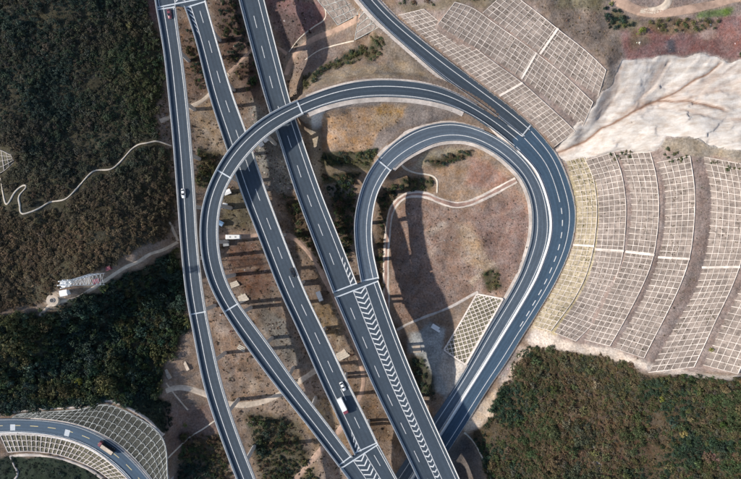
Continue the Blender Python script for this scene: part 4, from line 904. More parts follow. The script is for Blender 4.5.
lattice('T1', 'lowest gridded slope alongside the straight slip road', 'soil_m', 5, 2.6, uof('T1', 512, 88))
lattice('T2', 'middle gridded slope of the three above the slip road', 'soil_m', 6, 2.6, uof('T2', 530, 64))
lattice('T3', 'uppermost gridded slope of the three above the slip road', 'soil_m', 6, 2.6, uof('T3', 550, 40))
lattice('S0', 'small gridded slope at the left picture edge in woodland', 'soil_g', 4, 2.4, lowbeam=True)
def arched(key, label, soil, rows, sp, mat='beam_w', wb=.22):
    r = RS[key]; root = thing('slope_lattice', r.at(.5, 0.), label, 'retaining lattice'); slope_face(r, soil, root, 5); n = max(3, int(r.len/sp))
    for i in range(n+1): beam_uv('rib', r, np.full(5, i/n), np.linspace(0, 1, 5), wb, .22, M[mat], root)
    for v in (0, 1): beam_uv('cross_beam', r, np.linspace(0, 1, n*3), np.full(n*3, v), wb*1.3, .25, M[mat], root)
    for k in range(rows):
        V = []; Fc = []
        for i in range(n):
            a = np.linspace(0, math.pi, 9); u = (i+.5-.5*np.cos(a))/n; v = (k+.62+.30*np.sin(a))/rows
            v_, f_ = beam_v(r.at(u, v), r.normal(u, v), wb*.85, .22); o = len(V); V += list(map(tuple, v_)); Fc += [tuple(j+o for j in g) for g in f_]
        mesh('arch_row', V, Fc, M[mat], root)
arched('K1', 'lower arched concrete slope at the top beside the slip road', 'soil_m', 4, 3.2)
arched('K2', 'narrow arched concrete strip directly below the slip road', 'soil_m', 1, 3.0)
arched('G1', 'arched concrete cutting above the bottom left road', 'soil_shaded', 4, 3.0)
arched('G2', 'arched concrete embankment below the bottom left road', 'soil_g', 3, 2.4, 'beam', .36)
def diamond(key, label):
    r = RS[key]; root = thing('slope_lattice', r.at(.5, 0.), label, 'retaining lattice'); slope_face(r, 'soil_g', root, 8)
    wv = np.linalg.norm(r.at(.5, 1.)-r.at(.5, 0.)); n = int(r.len/2.8); sl = wv/r.len*1.0
    for s in (1, -1):
        for i in range(-int(n*sl)-1, n+int(n*sl)+2):
            u0 = i/n; u1 = u0+s*sl; a, b_ = 0., 1.
            for lim in (0., 1.):
                t = (lim-u0)/(u1-u0)
                if (u0 < lim) == (lim == 0.) and (u1-u0 != 0):
                    if (lim == 0. and u0 < 0): a = max(a, t)
                    if (lim == 1. and u0 > 1): a = max(a, t)
                if (lim == 0. and u1 < 0) or (lim == 1. and u1 > 1): b_ = min(b_, t)
            if b_-a > .05 and 0 <= a < 1:
                t = np.linspace(a, b_, 6); beam_uv('rib', r, u0+(u1-u0)*t, t, .33, .25 if s > 0 else .24, M['beam'], root)
    for v in (0, 1): beam_uv('cross_beam', r, np.linspace(0, 1, 20), np.full(20, v), .8, .3, M['beam'], root)
    for u in (0, 1): beam_uv('cross_beam', r, np.full(6, u), np.linspace(0, 1, 6), .8, .31, M['beam'], root)
diamond('D', 'diamond pattern concrete lattice below the loop road')

# ------------------------------------------------------------------ vegetation
def crown_mesh(name, seed, rx, rz, nleaf, leaf, clumps, upright=0.3):
    r = np.random.default_rng(seed); V = []; Fc = []
    cc = []
    for _ in range(clumps):
        d = r.normal(size=3); d[2] = abs(d[2])*.9-.15; d /= np.linalg.norm(d); k = r.uniform(.35, .8); cc.append((d*np.array([rx, rx, rz])*k, r.uniform(.28, .5)))
    for i in range(nleaf):
        c, cr = cc[r.integers(len(cc))]; d = r.normal(size=3); d /= np.linalg.norm(d); p = c+d*cr*np.array([rx, rx, rz*.8])*r.uniform(.6, 1.05)
        nrm = d*1.0+np.array([0, 0, upright])+r.normal(size=3)*.35; nrm /= np.linalg.norm(nrm)
        t = np.cross(nrm, r.normal(size=3)); t /= np.linalg.norm(t)+1e-9; bt = np.cross(nrm, t); s = leaf*r.uniform(.6, 1.4)
        k = len(V); V += [p-t*s-bt*s*.2, p+bt*s*.55-t*s*.1, p+t*s+bt*s*.1, p-bt*s*.5]; Fc.append((k, k+1, k+2, k+3))
    V = np.array(V); V[:, 2] += rz*.75
    me = bpy.data.meshes.new(name); me.from_pydata(V.tolist(), [], Fc); me.materials.append(M['leaf']); me.update(); return me
m, N, L, b = new_mat('foliage')
at = N.new('ShaderNodeAttribute'); at.attribute_type = 'INSTANCER'; at.attribute_name = 'tint'
geo = N.new('ShaderNodeNewGeometry'); mr = N.new('ShaderNodeMapRange'); mr.inputs[3].default_value = .6; mr.inputs[4].default_value = 1.5
L.new(geo.outputs['Random Per Island'], mr.inputs[0]); mx = N.new('ShaderNodeMix'); mx.data_type = 'RGBA'; mx.blend_type = 'MULTIPLY'; mx.inputs[0].default_value = 1
L.new(at.outputs['Color'], mx.inputs[6]); L.new(mr.outputs[0], mx.inputs[7]); L.new(mx.outputs[2], b.inputs['Base Color']); b.inputs['Roughness'].default_value = .75; b.inputs['Specular IOR Level'].default_value = .15
M['leaf'] = m
CROWNS = [crown_mesh('crown', 10+i, 1.0, .8+.12*(i % 3), 230, .135, 11) for i in range(6)]
TUFTS = [crown_mesh('tuft', 40+i, 1.0, .6, 26, .34, 4, .1) for i in range(4)]
pcol = bpy.data.collections.new('plant_shapes'); tcol = bpy.data.collections.new('tuft_shapes')
for i, c in enumerate(CROWNS): pcol.objects.link(bpy.data.objects.new('crown_shape%d' % i, c))
for i, c in enumerate(TUFTS): tcol.objects.link(bpy.data.objects.new('tuft_shape%d' % i, c))
def scatter(name, pos, scl, tint, coll, nvar, label, cat, seed=0):
    n = len(pos); r = np.random.default_rng(seed); me = bpy.data.meshes.new(name); me.vertices.add(n); me.vertices.foreach_set('co', np.asarray(pos, np.float32).ravel())
    rot = np.stack([r.uniform(-.15, .15, n), r.uniform(-.15, .15, n), r.uniform(0, 6.28, n)], 1)
    a = me.attributes.new('rot', 'FLOAT_VECTOR', 'POINT'); a.data.foreach_set('vector', rot.ravel())
    a = me.attributes.new('scl', 'FLOAT_VECTOR', 'POINT'); a.data.foreach_set('vector', np.asarray(scl).ravel())
    a = me.attributes.new('tint', 'FLOAT_VECTOR', 'POINT'); a.data.foreach_set('vector', np.asarray(tint).ravel())
    a = me.attributes.new('idx', 'INT', 'POINT'); a.data.foreach_set('value', r.integers(0, nvar, n).astype(np.int32))
    me.materials.append(M['leaf'])
    o = link(bpy.data.objects.new(name, me)); tag(o, label, cat, kind='stuff')
    ng = bpy.data.node_groups.new(name, 'GeometryNodeTree'); ng.interface.new_socket('Geometry', in_out='INPUT', socket_type='NodeSocketGeometry'); ng.interface.new_socket('Geometry', in_out='OUTPUT', socket_type='NodeSocketGeometry')
    gi_ = ng.nodes.new('NodeGroupInput'); go = ng.nodes.new('NodeGroupOutput'); iop = ng.nodes.new('GeometryNodeInstanceOnPoints'); ci = ng.nodes.new('GeometryNodeCollectionInfo')
    ci.inputs['Collection'].default_value = coll; ci.inputs['Separate Children'].default_value = True; ci.inputs['Reset Children'].default_value = True
    def na(nm, tp):
        x = ng.nodes.new('GeometryNodeInputNamedAttribute'); x.data_type = tp; x.inputs['Name'].default_value = nm; return x.outputs['Attribute']
    ng.links.new(gi_.outputs[0], iop.inputs['Points']); ng.links.new(ci.outputs[0], iop.inputs['Instance']); iop.inputs['Pick Instance'].default_value = True
    ng.links.new(na('idx', 'INT'), iop.inputs['Instance Index']); ng.links.new(na('rot', 'FLOAT_VECTOR'), iop.inputs['Rotation']); ng.links.new(na('scl', 'FLOAT_VECTOR'), iop.inputs['Scale'])
    ng.links.new(iop.outputs[0], go.inputs[0]); md = o.modifiers.new('scatter', 'NODES'); md.node_group = ng; return o
# keep-clear map (world distance to roads, tracks and lattices), sampled on a 1 m grid
cgx = np.arange(-230, 231, 1.0); cgy = np.arange(-160, 161, 1.0); CXX, CYY = np.meshgrid(cgx, cgy); CLEAR = np.full(CXX.shape, 1e9)
def clear_pts(p, rad):
    for q in p:
        i0 = max(0, int(q[0]-rad+230-2)); i1 = int(q[0]+rad+230+3); j0 = max(0, int(q[1]-rad+160-2)); j1 = int(q[1]+rad+160+3)
        s = (slice(j0, j1), slice(i0, i1)); CLEAR[s] = np.minimum(CLEAR[s], np.hypot(CXX[s]-q[0], CYY[s]-q[1])-rad)
for r, a in ((rF, 0), (rL, sLj), (rE, sEj), (rH, 0), (rG, 0)):
    q = np.arange(a, r.len, 3.); [clear_pts([p], w/2+1.0) for p, w in zip(r.at(q, .5), np.interp(q, r.s, r.w))]
for p, w, mt in RUTS: g = cat_rom(p, 6); clear_pts(G(g[:, 0], g[:, 1]), w*.2)
for k, r in RS.items():
    u, v = np.meshgrid(np.linspace(0, 1, 50), np.linspace(0, 1, 6)); clear_pts(r.at(u.ravel(), v.ravel()), 1.6)
for p in ([(172,146),(148,143),(132,149),(112,169),(92,172),(66,199),(38,209),(22,214),(19,196),(27,187),(15,192),(7,205),(3,192)], [(386,332),(386,240),(396,203),(425,195),(455,205),(516,180)]):
    g = cat_rom(p, 12); clear_pts(G(g[:, 0], g[:, 1]), 1.7)
rk, rm = poly_mask(ROCK, 1.5, .5); 
def region(poly, n, seed, warp=.6, feather=1.0, clear=.4):
    r = np.random.default_rng(seed); full = np.zeros((PH, PW)); sl, mm = poly_mask(poly, feather, warp); full[sl] = mm
    x0, x1, y0, y1 = sl[1].start+PX0, sl[1].stop+PX0, sl[0].start+PY0, sl[0].stop+PY0
    px = r.uniform(x0, x1, n); py = r.uniform(y0, y1, n); ok = full[np.clip(py-PY0, 0, PH-1).astype(int), np.clip(px-PX0, 0, PW-1).astype(int)] > r.uniform(.2, .8, n)
    px = px[ok]; py = py[ok]; g = G(px, py); ci = np.clip((g[:, 0]+230).round().astype(int), 0, len(cgx)-1); cj = np.clip((g[:, 1]+160).round().astype(int), 0, len(cgy)-1)
    ok = CLEAR[cj, ci] > clear; return g[ok], px[ok], py[ok]
def tints(g, cols, seed, scale=11, jit=.3):
    r = np.random.default_rng(seed); n = len(g); t = np.clip((fbm(g[:, 0], g[:, 1], scale, 3, seed)*1.3+.5)+r.normal(size=n)*.22, 0, .999)*len(cols)
    c = np.array(cols)[t.astype(int)]; return c*(1+r.normal(size=(n, 1))*jit).clip(.35, 2)*(1+r.normal(size=(n, 3))*.07)
def wood(name, poly, n, seed, cols, smin, smax, label, cat='woodland', coll=pcol, nv=6, clear=.4, zs=1.0):
    g, px, py = region(poly, n, seed, clear=clear, warp=1.1 if cat == 'woodland' else .6, feather=3.5 if cat == 'woodland' else 1.0)
    if cat == 'woodland' and (poly is FOREST_SE or poly is FOREST_NW):   # thinner growth in patches
        kp = fbm(g[:, 0], g[:, 1], 16, 4, 5)+.62 > np.random.default_rng(3).random(len(g))*.6; g, px, py = g[kp], px[kp], py[kp]
    r = np.random.default_rng(seed+1); s = r.uniform(smin, smax, len(g))*(1+.85*(r.random(len(g)) > .93))
    scl = np.stack([s, s*r.uniform(.8, 1.2, len(g)), s*r.uniform(.8, 1.3, len(g))*zs], 1); g[:, 2] -= .15
    tn = tints(g, cols, seed)
    if poly is FOREST_NW:   # drier, browner growth towards the ridge
        wn = fbm(g[:, 0], g[:, 1], 30, 3, 88)*35
        k = np.clip((py+wn-130)/90, 0, 1)[:, None]; gr = np.exp(-(((px-140+wn)/40)**2+((py-85)/50)**2))[:, None]
        teal = np.array((.036, .052, .042)); olive = np.array((.050, .078, .028)); dry = np.array((.135, .092, .054)); base = teal*(1-k)+dry*k; base = base*(1-gr)+olive*gr
        tn = (.42-.1*k)*tn+(.52+.16*k)*base*np.random.default_rng(5).uniform(.7, 1.4, (len(g), 1))
    if poly is FOREST_SE:   # evergreen and dry deciduous growth in patches
        wn = fbm(g[:, 0], g[:, 1], 34, 4, 55)*1.5+.0035*(px-600)*0-np.exp(-((px-525)/30)**2-((py-385)/40)**2)+.55*np.exp(-((px-600)/70)**2-((py-440)/45)**2)-.4*np.exp(-((px-715)/30)**2-((py-420)/30)**2)
        k = np.clip(wn+.30, 0, 1)[:, None]; base = np.array((.030, .047, .019))*(1-k)+np.array((.090, .066, .033))*k
        tn = .66*tn+.42*base*np.random.default_rng(6).uniform(.6, 1.5, (len(g), 1))
    return scatter(name, g, scl, tn, coll, nv, label, cat, seed)
DKG = (.026, .046, .034); GRN = (.046, .066, .030); OLV = (.082, .080, .034); BRN = (.105, .074, .046); GRY = (.092, .082, .066); RED = (.115, .066, .046)
wood('woodland', FOREST_NW, 62000, 101, [DKG, DKG, GRN, BRN, GRN, GRY, OLV, BRN], .5, 1.25, 'dark mixed woodland left of the leftmost viaduct above the ridge track', zs=.75)
wood('woodland', FOREST_SW, 9000, 102, [DKG, DKG, GRN, DKG, GRN, OLV], .9, 2.2, 'dense dark evergreen woodland on the shaded slope below the ridge track')
wood('woodland', FOREST_SE, 44000, 103, [DKG, GRN, OLV, OLV, BRN, GRY, BRN, RED, BRN, OLV, GRN], .35, 1.45, 'brown and green woodland in the bottom right corner', zs=.75)
wood('undergrowth', FOREST_NW, 26000, 111, [DKG, GRN, OLV, BRN, GRY, BRN], .3, .8, 'low brown and olive undergrowth among the trees of the left woodland', 'undergrowth', tcol, 4, zs=.7)
wood('undergrowth', FOREST_SE, 20000, 113, [GRN, OLV, BRN, GRY, BRN, RED], .3, .8, 'low brown and olive undergrowth among the trees of the right woodland', 'undergrowth', tcol, 4, zs=.7)
wood('ground_cover', HOLLOW, 900, 104, [DKG, (.012, .02, .014)], .5, .9, 'dark low cover in the hollow above the arched cutting', 'ground cover', zs=.6)  # very dark tints, the hollow's shade painted into the plants too
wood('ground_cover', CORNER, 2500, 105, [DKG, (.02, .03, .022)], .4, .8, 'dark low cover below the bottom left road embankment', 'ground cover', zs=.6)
VALLEY = [(178,20),(184,100),(196,200),(200,260),(208,310),(225,380),(262,490),(430,490),(450,440),(438,400),(396,340),(380,290),(370,240),(330,180),(312,130),(304,60),(320,10),(300,-40),(160,-40)]
wood('scrub', [(145,95),(172,95),(182,235),(172,240),(150,140)], 1500, 107, [OLV, BRN, (.15, .11, .07), GRN], .25, .8, 'olive and straw scrub along the left foot of the leftmost viaduct', 'scrub', tcol, 4)
wood('scrub', VALLEY, 11000, 106, [(.15, .105, .075), (.11, .075, .05), (.17, .125, .09), (.19, .14, .10), (.13, .09, .06), OLV, (.16, .115, .08)], .2, .6, 'dry brown scrub on the valley floor beneath the viaducts', 'scrub', tcol, 4)
for i, (poly, n, lab) in enumerate([([(180,432),(228,434),(232,490),(176,490)], 500, 'green shrub thicket left of the foot of the leftmost viaduct'), ([(246,415),(285,418),(300,440),(320,490),(264,490)], 700, 'green shrub thicket between the leftmost viaduct and the curved ramp'),
    ([(283,195),(318,198),(330,270),(312,262),(296,236)], 420, 'dark scrub thicket between the two middle viaducts'), ([(326,186),(356,184),(350,262),(338,240)], 500, 'dark scrub thicket between the middle viaduct and small ramp'),
    ([(378,188),(396,184),(388,215),(384,300),(376,270)], 350, 'dark scrub strip between the small ramp and the curved channel'), ([(196,150),(220,150),(210,188),(198,190)], 260, 'olive scrub under the big ramp beside the leftmost viaduct'),
    ([(216,4),(238,2),(262,70),(250,95),(232,70)], 380, 'dark scrub in the gully between the upper viaducts'), ([(186,28),(202,38),(212,84),(196,90),(188,60)], 240, 'red brown scrub between the two leftmost viaducts at the top'), ([(556,-30),(640,-30),(600,10),(606,26),(620,30),(634,24),(620,10)], 300, 'scrub band along the top right dirt road'), ([(396,3),(440,-6),(475,-30),(490,0),(470,0),(446,-2),(430,6)], 220, 'scrub above the lowest gridded slope')]):
    wood('thicket', poly, int(n*2.2), 120+i, [DKG, GRN, OLV, GRN, BRN], .45, 1.2, lab, 'thicket')
wood('dry_grass', HEART, 9000, 140, [(.12, .085, .065), (.17, .12, .09), (.07, .055, .035), (.22, .16, .12)], .12, .30, 'sparse dry grass tufts dotted over the heart shaped plot', 'grass', tcol, 4)
wood('dry_grass', [(323,113),(350,108),(395,104),(408,107),(404,119),(384,129),(370,150),(345,154),(323,153)], 2600, 141, [(.30, .19, .11), (.36, .23, .12), (.22, .14, .08), (.36, .25, .15)], .12, .28, 'orange brown dry grass covering the terrace field', 'grass', tcol, 4)
wood('dry_grass', [(512,-20),(545,12),(608,68),(618,60),(622,40),(600,5),(590,-30)], 1500, 142, [(.16, .12, .085), (.10, .08, .05), (.2, .15, .1)], .15, .4, 'dry grass on the hilltop above the gridded slopes', 'grass', tcol, 4)
wood('dry_grass', [(600,155),(740,160),(730,290),(640,360),(560,330),(600,240)], 2600, 143, [(.10, .095, .045), (.16, .13, .08), (.07, .07, .03)], .15, .35, 'weeds on the bare terraces between the gridded slopes', 'grass', tcol, 4, clear=.0)
# loose stones and rubble
m, N, L, b = new_mat('stone'); at = N.new('ShaderNodeAttribute'); at.attribute_type = 'INSTANCER'; at.attribute_name = 'tint'; L.new(at.outputs['Color'], b.inputs['Base Color']); b.inputs['Roughness'].default_value = .9
M['stone'] = m; scol = bpy.data.collections.new('stone_shapes')
for i in range(4):
    r = np.random.default_rng(70+i); V = []
    for z, rad, k in ((-.4, .8, 6), (.15, 1., 6), (.6, .55, 6)):
        for j in range(k): a = 6.2832*j/k+r.uniform(-.3, .3); V.append((rad*math.cos(a)*r.uniform(.7, 1.2), rad*math.sin(a)*r.uniform(.7, 1.2), z+r.uniform(-.12, .12)))
    Fc = [(j, (j+1) % 6, 6+(j+1) % 6, 6+j) for j in range(6)]+[(6+j, 6+(j+1) % 6, 12+(j+1) % 6, 12+j) for j in range(6)]+[tuple(range(12, 18))]
    me = bpy.data.meshes.new('stone'); me.from_pydata(V, [], Fc); me.materials.append(m); scol.objects.link(bpy.data.objects.new('stone_shape%d' % i, me))
STN = [(.30, .27, .24), (.22, .19, .17), (.38, .34, .30), (.26, .20, .16)]
for i, (poly, n, a, c, lab) in enumerate([(VALLEY, 2200, .12, .42, 'loose stones strewn over the valley floor beneath the viaducts'), ([(252,100),(272,118),(300,150),(290,195),(270,190),(250,150)], 900, .2, .6, 'grey boulders in the stream bed between the two middle viaducts'), (HEART, 800, .1, .3, 'small stones on the heart shaped plot'),
    ([(620,30),(650,22),(741,16),(760,60),(700,54),(670,57),(625,62)], 220, .12, .35, 'rubble on the red earth at the top right'), ([(505,360),(520,346),(524,356),(505,378),(496,385)], 300, .2, .6, 'grey rubble beside the loop road near the right wood')]):
    o = wood('loose_stones', poly, n, 150+i, STN, a, c, lab, 'stones', scol, 4, zs=.8)
# weeds rooted in the lattice cells
wp = []; wt = []
for k, n in (('R1', 700), ('R2', 420), ('R3', 420), ('R4', 420), ('R5', 420), ('R6', 200), ('T1', 330), ('T2', 330), ('T3', 300), ('D', 160), ('K1', 60), ('G1', 700), ('G2', 500)):
    r = np.random.default_rng(len(wp)+5); u = r.random(n); v = r.random(n); p = RS[k].at(u, v); kp = fbm(p[:, 0], p[:, 1], 7, 3, 31)+.25 > r.random(n)*.6; p = p[kp]; wp.append(p)
    base = {'R1': [(.14, .14, .05), (.22, .18, .07), (.09, .10, .04)], 'G': [(.035, .05, .028), (.05, .06, .03)]}.get('G' if k[0] == 'G' else k, [(.12, .095, .07), (.09, .08, .045), (.15, .12, .09)])
    wt.append(np.array(base)[r.integers(0, len(base), len(p))])
wp = np.vstack(wp); wt = np.vstack(wt); r = np.random.default_rng(9); sc_ = r.uniform(.14, .5, len(wp)); scatter('weeds', wp, np.stack([sc_, sc_, sc_*.6], 1), wt, tcol, 4, 'dry weeds growing in the cells of the slope lattices', 'weeds', 77)
# single shrubs and trees that stand out
def shrub(px, py, s, tint, label, group, name='shrub', var=0, cat='shrub', tall=1.0, tip=None):
    g = G(px, py)[0]; o = thing(name, g, label, cat, group); r = random.Random(int(px*31+py*7))
    c = bpy.data.objects.new('foliage', CROWNS[var % 6]); link(c, o); ORIGIN[c.name] = np.zeros(3); c.scale = (s, s*r.uniform(.85, 1.15), s*tall); c.rotation_euler = (0, 0, r.uniform(0, 6.28)); c.location = (0, 0, .12*s*tall)
    c['tint'] = [float(v) for v in tint]
    t = bpy.data.objects.new('stem', STEM); link(t, o); t.scale = (s*.5, s*.5, s*tall*.9); t.location = (0, 0, -.1)
    return o
V, Fc = prism(0, 0, -.2, 1.0, .12, .12, 0, 7, .5)
STEM = bpy.data.meshes.new('stem'); STEM.from_pydata(V, [], Fc); STEM.materials.append(M['bark'])
def rand_in(poly, n, seed):
    out = []; r = random.Random(seed); p = np.array(poly)
    while len(out) < n:
        x = r.uniform(p[:, 0].min(), p[:, 0].max()); y = r.uniform(p[:, 1].min(), p[:, 1].max()); ins = False
        for i in range(len(p)):
            a, b_ = p[i], p[(i+1) % len(p)]
            if (a[1] > y) != (b_[1] > y) and x < (b_[0]-a[0])*(y-a[1])/(b_[1]-a[1])+a[0]: ins = not ins
        if ins: out.append((x, y))
    return out
groups = [([(322,154),(376,151),(371,168),(322,165)], 58, .8, 1.5, [GRN, OLV, DKG], 'dark green shrub in the upper row below the orange terrace field', 'upper shrub row below the field'),
 ([(323,175),(362,173),(357,184),(323,184)], 38, .7, 1.3, [GRN, BRN, DKG], 'dark shrub in the lower row below the orange terrace field', 'lower shrub row below the field'),
 ([(302,78),(330,64),(362,46),(366,54),(352,64),(325,72),(304,92)], 62, .8, 1.6, [GRN, OLV, DKG, OLV], 'green shrub on the bank below the top dirt track', 'shrubs on the bank'),
 ([(376,30),(385,40),(378,58),(366,62),(364,50)], 26, .7, 1.3, [OLV, BRN, GRN], 'olive shrub just below the arched strip corner', 'shrubs below the arched corner'),
 ([(422,160),(470,149),(476,155),(440,167)], 40, .6, 1.2, [DKG, BRN, GRN], 'dark shrub in the band inside the top of the small loop', 'shrubs inside the small loop'),
 ([(398,179),(432,178),(432,190),(400,193)], 36, .6, 1.3, [GRN, OLV, DKG], 'green shrub inside the hook of the white ditch', 'shrubs by the white ditch'),
 ([(482,273),(496,268),(504,288),(488,289)], 18, .6, 1.1, [OLV, GRN, BRN], 'olive shrub in the clump at the right of the heart shaped plot', 'clump in the heart shaped plot'),
 ([(408,360),(422,357),(436,385),(432,398),(416,386)], 32, .8, 1.4, [DKG, GRN], 'dark green shrub beside the grey gravel yard', 'shrubs by the gravel yard'),
 ([(640,22),(662,19),(722,21),(715,30),(660,33)], 36, .6, 1.2, [OLV, GRN, BRN], 'olive shrub below the top right dirt road', 'shrubs by the dirt road'),
 ([(660,152),(668,148),(690,158),(680,166),(665,164)], 14, .6, 1.1, [GRN, OLV], 'green shrub at the head of the fourth gridded slope', 'shrubs heading the fourth slope'),
 ([(606,152),(634,149),(630,158),(612,160)], 14, .5, .9, [OLV, GRN], 'olive shrub at the head of the second gridded slope', 'shrubs heading the second slope'),
 ([(706,160),(740,166),(738,172),(710,168)], 12, .5, .9, [OLV, GRN], 'green shrub at the head of the fifth gridded slope', 'shrubs heading the fifth slope')]
k = 0
for gi2, (poly, n, s0, s1, cols, lab, grp) in enumerate(groups):
    for x, y in rand_in(poly, n, 200+gi2):
        c = np.array(random.choice(cols))*random.uniform(.8, 1.5); shrub(x, y, random.uniform(s0, s1), c, lab, grp, var=k); k += 1
for x, y, s, c, lab in [(83,379,2.0,(.16,.16,.03),'yellow green tree alone in the dark wood above the bottom left road'), (640,33,1.9,(.13,.16,.03),'bright yellow green tree on the red earth near the top right'), (659,397,1.5,(.13,.14,.03),'yellow green tree in the right wood below the gridded slopes'),
    (679,431,2.0,(.22,.18,.07),'straw coloured bare tree in the right woodland'), (687,417,1.6,(.20,.165,.08),'smaller straw coloured tree just above the bare straw tree'), (722,388,1.8,(.19,.15,.08),'pale dry tree near the right picture edge below the slopes'), (132,28,1.8,(.16,.15,.07),'pale dry tree in the left wood near the leftmost viaduct'),
    (720,424,2.2,(.035,.06,.015),'green tree above the bare red patch in the right wood'), (571,447,2.4,(.02,.035,.016),'dark round evergreen in the bottom right wood'), (552,388,2.3,(.045,.06,.018),'large olive tree near the top of the right wood'), (186,424,1.4,(.09,.12,.03),'light green tree beside the dark hollow'), (709,349,1.0,(.17,.17,.03),'yellow green bush at the foot of the last slope'), (737,57,1.8,(.03,.05,.018),'dark green tree at the right edge above the white rock')]:
    shrub(x, y, s, c, lab, None, 'tree', k, 'tree', 1.3); k += 1

# ------------------------------------------------------------------ vehicles
def loft(secs):
    """secs: list of (x, half width low, half width high, z low, z high)"""
    V = []; Fc = []; m = 6
    for x, w0, w1, z0, z1 in secs:
        V += [(x, -w0*.94, z0), (x, -w0, z0+(z1-z0)*.35), (x, -w1, z1), (x, w1, z1), (x, w0, z0+(z1-z0)*.35), (x, w0*.94, z0)]
    for i in range(len(secs)-1):
        for j in range(m): k = (j+1) % m; Fc.append((i*m+j, i*m+k, (i+1)*m+k, (i+1)*m+j))
    n = len(secs); Fc += [tuple(reversed(range(m))), tuple((n-1)*m+j for j in range(m))]; return V, Fc
def boxl(x0, x1, y0, y1, z0, z1):
    V = [(x, y, z) for z in (z0, z1) for x, y in ((x0, y0), (x1, y0), (x1, y1), (x0, y1))]
    return V, [(3, 2, 1, 0), (4, 5, 6, 7), (0, 1, 5, 4), (1, 2, 6, 5), (2, 3, 7, 6), (3, 0, 4, 7)]
def wheel(root, x, y, r, w):
    n = 14; V = []; Fc = []
    for yy in (-w/2, w/2):
        for i in range(n): a = 6.2832*i/n; V.append((x+r*math.cos(a), y+yy, r+r*math.sin(a)))
    Fc = [(i, (i+1) % n, n+(i+1) % n, n+i) for i in range(n)]+[tuple(range(n)), tuple(reversed(range(n, 2*n)))]
    o = mesh('wheel', V, Fc, M['tyre'], root, local=True)
    V = []; s = 1 if y > 0 else -1
    for i in range(n): a = 6.2832*i/n; V.append((x+r*.6*math.cos(a), y+s*(w/2+.012), r+r*.6*math.sin(a)))
    mesh('rim', V, [tuple(range(n))], M['steel'], o, local=True)
def pose(root, loc, heading): root.location = tuple(map(float, loc)); root.rotation_euler = (0, 0, heading)
def car(loc, heading, paint_, label, group=None):
    o = thing('car', loc, label, 'car', group, heading); m = M[paint_]
    V, Fc = loft([(-2.25, .72, .66, .38, .80), (-2.1, .86, .80, .30, .95), (-1.2, .90, .86, .24, 1.0), (.7, .90, .86, .24, .96), (1.5, .89, .82, .24, .86), (2.1, .82, .70, .30, .74), (2.28, .66, .58, .38, .62)]); mesh('body', V, Fc, m, o, True, True)
    V, Fc = loft([(-1.85, .78, .70, .90, .98), (-1.15, .80, .62, .92, 1.42), (.1, .80, .62, .92, 1.45), (.95, .78, .70, .90, .95)]); mesh('windows', V, Fc, M['glass'], o, local=True)
    V, Fc = loft([(-1.1, .58, .55, 1.40, 1.47), (-.5, .62, .58, 1.42, 1.50), (.05, .60, .56, 1.42, 1.48)]); mesh('roof', V, Fc, m, o, local=True)
    for x in (-1.35, 1.35):
        for y in (-.80, .80): wheel(o, x, y, .32, .22)
    for y in (-.58, .58):
        mesh('headlight', *boxl(2.05, 2.24, y-.14, y+.14, .56, .70), M['lamp'], o, local=True); mesh('tail_light', *boxl(-2.27, -2.12, y-.14, y+.14, .68, .82), M['red'], o, local=True)
    for y in (-.98, .98): mesh('mirror', *boxl(.62, .78, y-.1, y+.1, .92, 1.05), m, o, local=True)
    return o
def truck(loc, heading, cab, cargo, length, label, cover=None):
    o = thing('truck', loc, label, 'truck', None, heading); hl = length/2; xc = hl-1.7
    mesh('chassis', *boxl(-hl+.1, hl-.2, -.5, .5, .55, .85), M['black'], o, local=True)
    V, Fc = loft([(xc, 1.12, 1.10, .55, 2.5), (hl-.35, 1.15, 1.08, .50, 2.45), (hl-.1, 1.1, 1.0, .5, 1.6), (hl, 1.0, .95, .55, 1.3)]); c = mesh('cab', V, Fc, M[cab], o, local=True)
    mesh('windscreen', [(hl-.06, -1.0, 1.62), (hl-.06, 1.0, 1.62), (hl-.28, .98, 2.36), (hl-.28, -.98, 2.36)], [(0, 1, 2, 3)], M['glass'], c, local=True)
    mesh('cargo_box', *boxl(-hl, xc-.2, -1.18, 1.18, .95, 2.95), M[cargo], o, local=True)
    if cover: mesh('cargo_load', *boxl(-hl+.25, xc-.45, -.95, .95, 2.9, 3.05), M[cover], o, local=True)
    for x in ([-hl+1.1, -hl+2.2, hl-1.1] if length > 7 else [-hl+1.3, hl-1.1]):
        for y in (-.98, .98): wheel(o, x, y, .48, .32)
    for y in (-.8, .8): mesh('headlight', *boxl(hl-.03, hl+.03, y-.16, y+.16, .75, .95), M['lamp'], o, local=True)
    for y in (-1.25, 1.25): mesh('mirror', *boxl(hl-.35, hl-.2, y-.1, y+.1, 1.7, 2.1), M['black'], o, local=True)
    return o
def on_road(r, px, py, rev=False):
    q = r.near(px, py); i = np.argmin(abs(r.s-q)); z = r.c[i, 2]+.01; p = P(px, py, z); p[2] = z; return p, math.atan2(r.T[i, 1], r.T[i, 0])+(math.pi if rev else 0)
car(*on_road(rA, 169.8, 14.5), 'maroon', 'dark red car at the top of the leftmost viaduct')
car(*on_road(rA, 183.8, 193.5), 'white', 'white car halfway along the leftmost viaduct')
car(*on_road(rB, 293, 272.5), 'black', 'black car on the second viaduct from the left')
car(*on_road(rB, 342.8, 386), 'white', 'white car just behind the white truck')
truck(*on_road(rB, 343.0, 405), 'maroon', 'white', 8.2, 'white box truck with a maroon cab on the second viaduct')
truck(*on_road(rG, 108, 446.5, True), 'maroon', 'black', 9.4, 'dark open truck on the bottom left road', 'soil_truck' if 'soil_truck' in M else 'track')
def ground_thing_pose(px, py, hd): return G(px, py)[0], hd
p, h = ground_thing_pose(320, 296, -1.2); truck(p, h, 'white', 'white', 5.6, 'small white truck parked beside the dirt track under the viaducts')
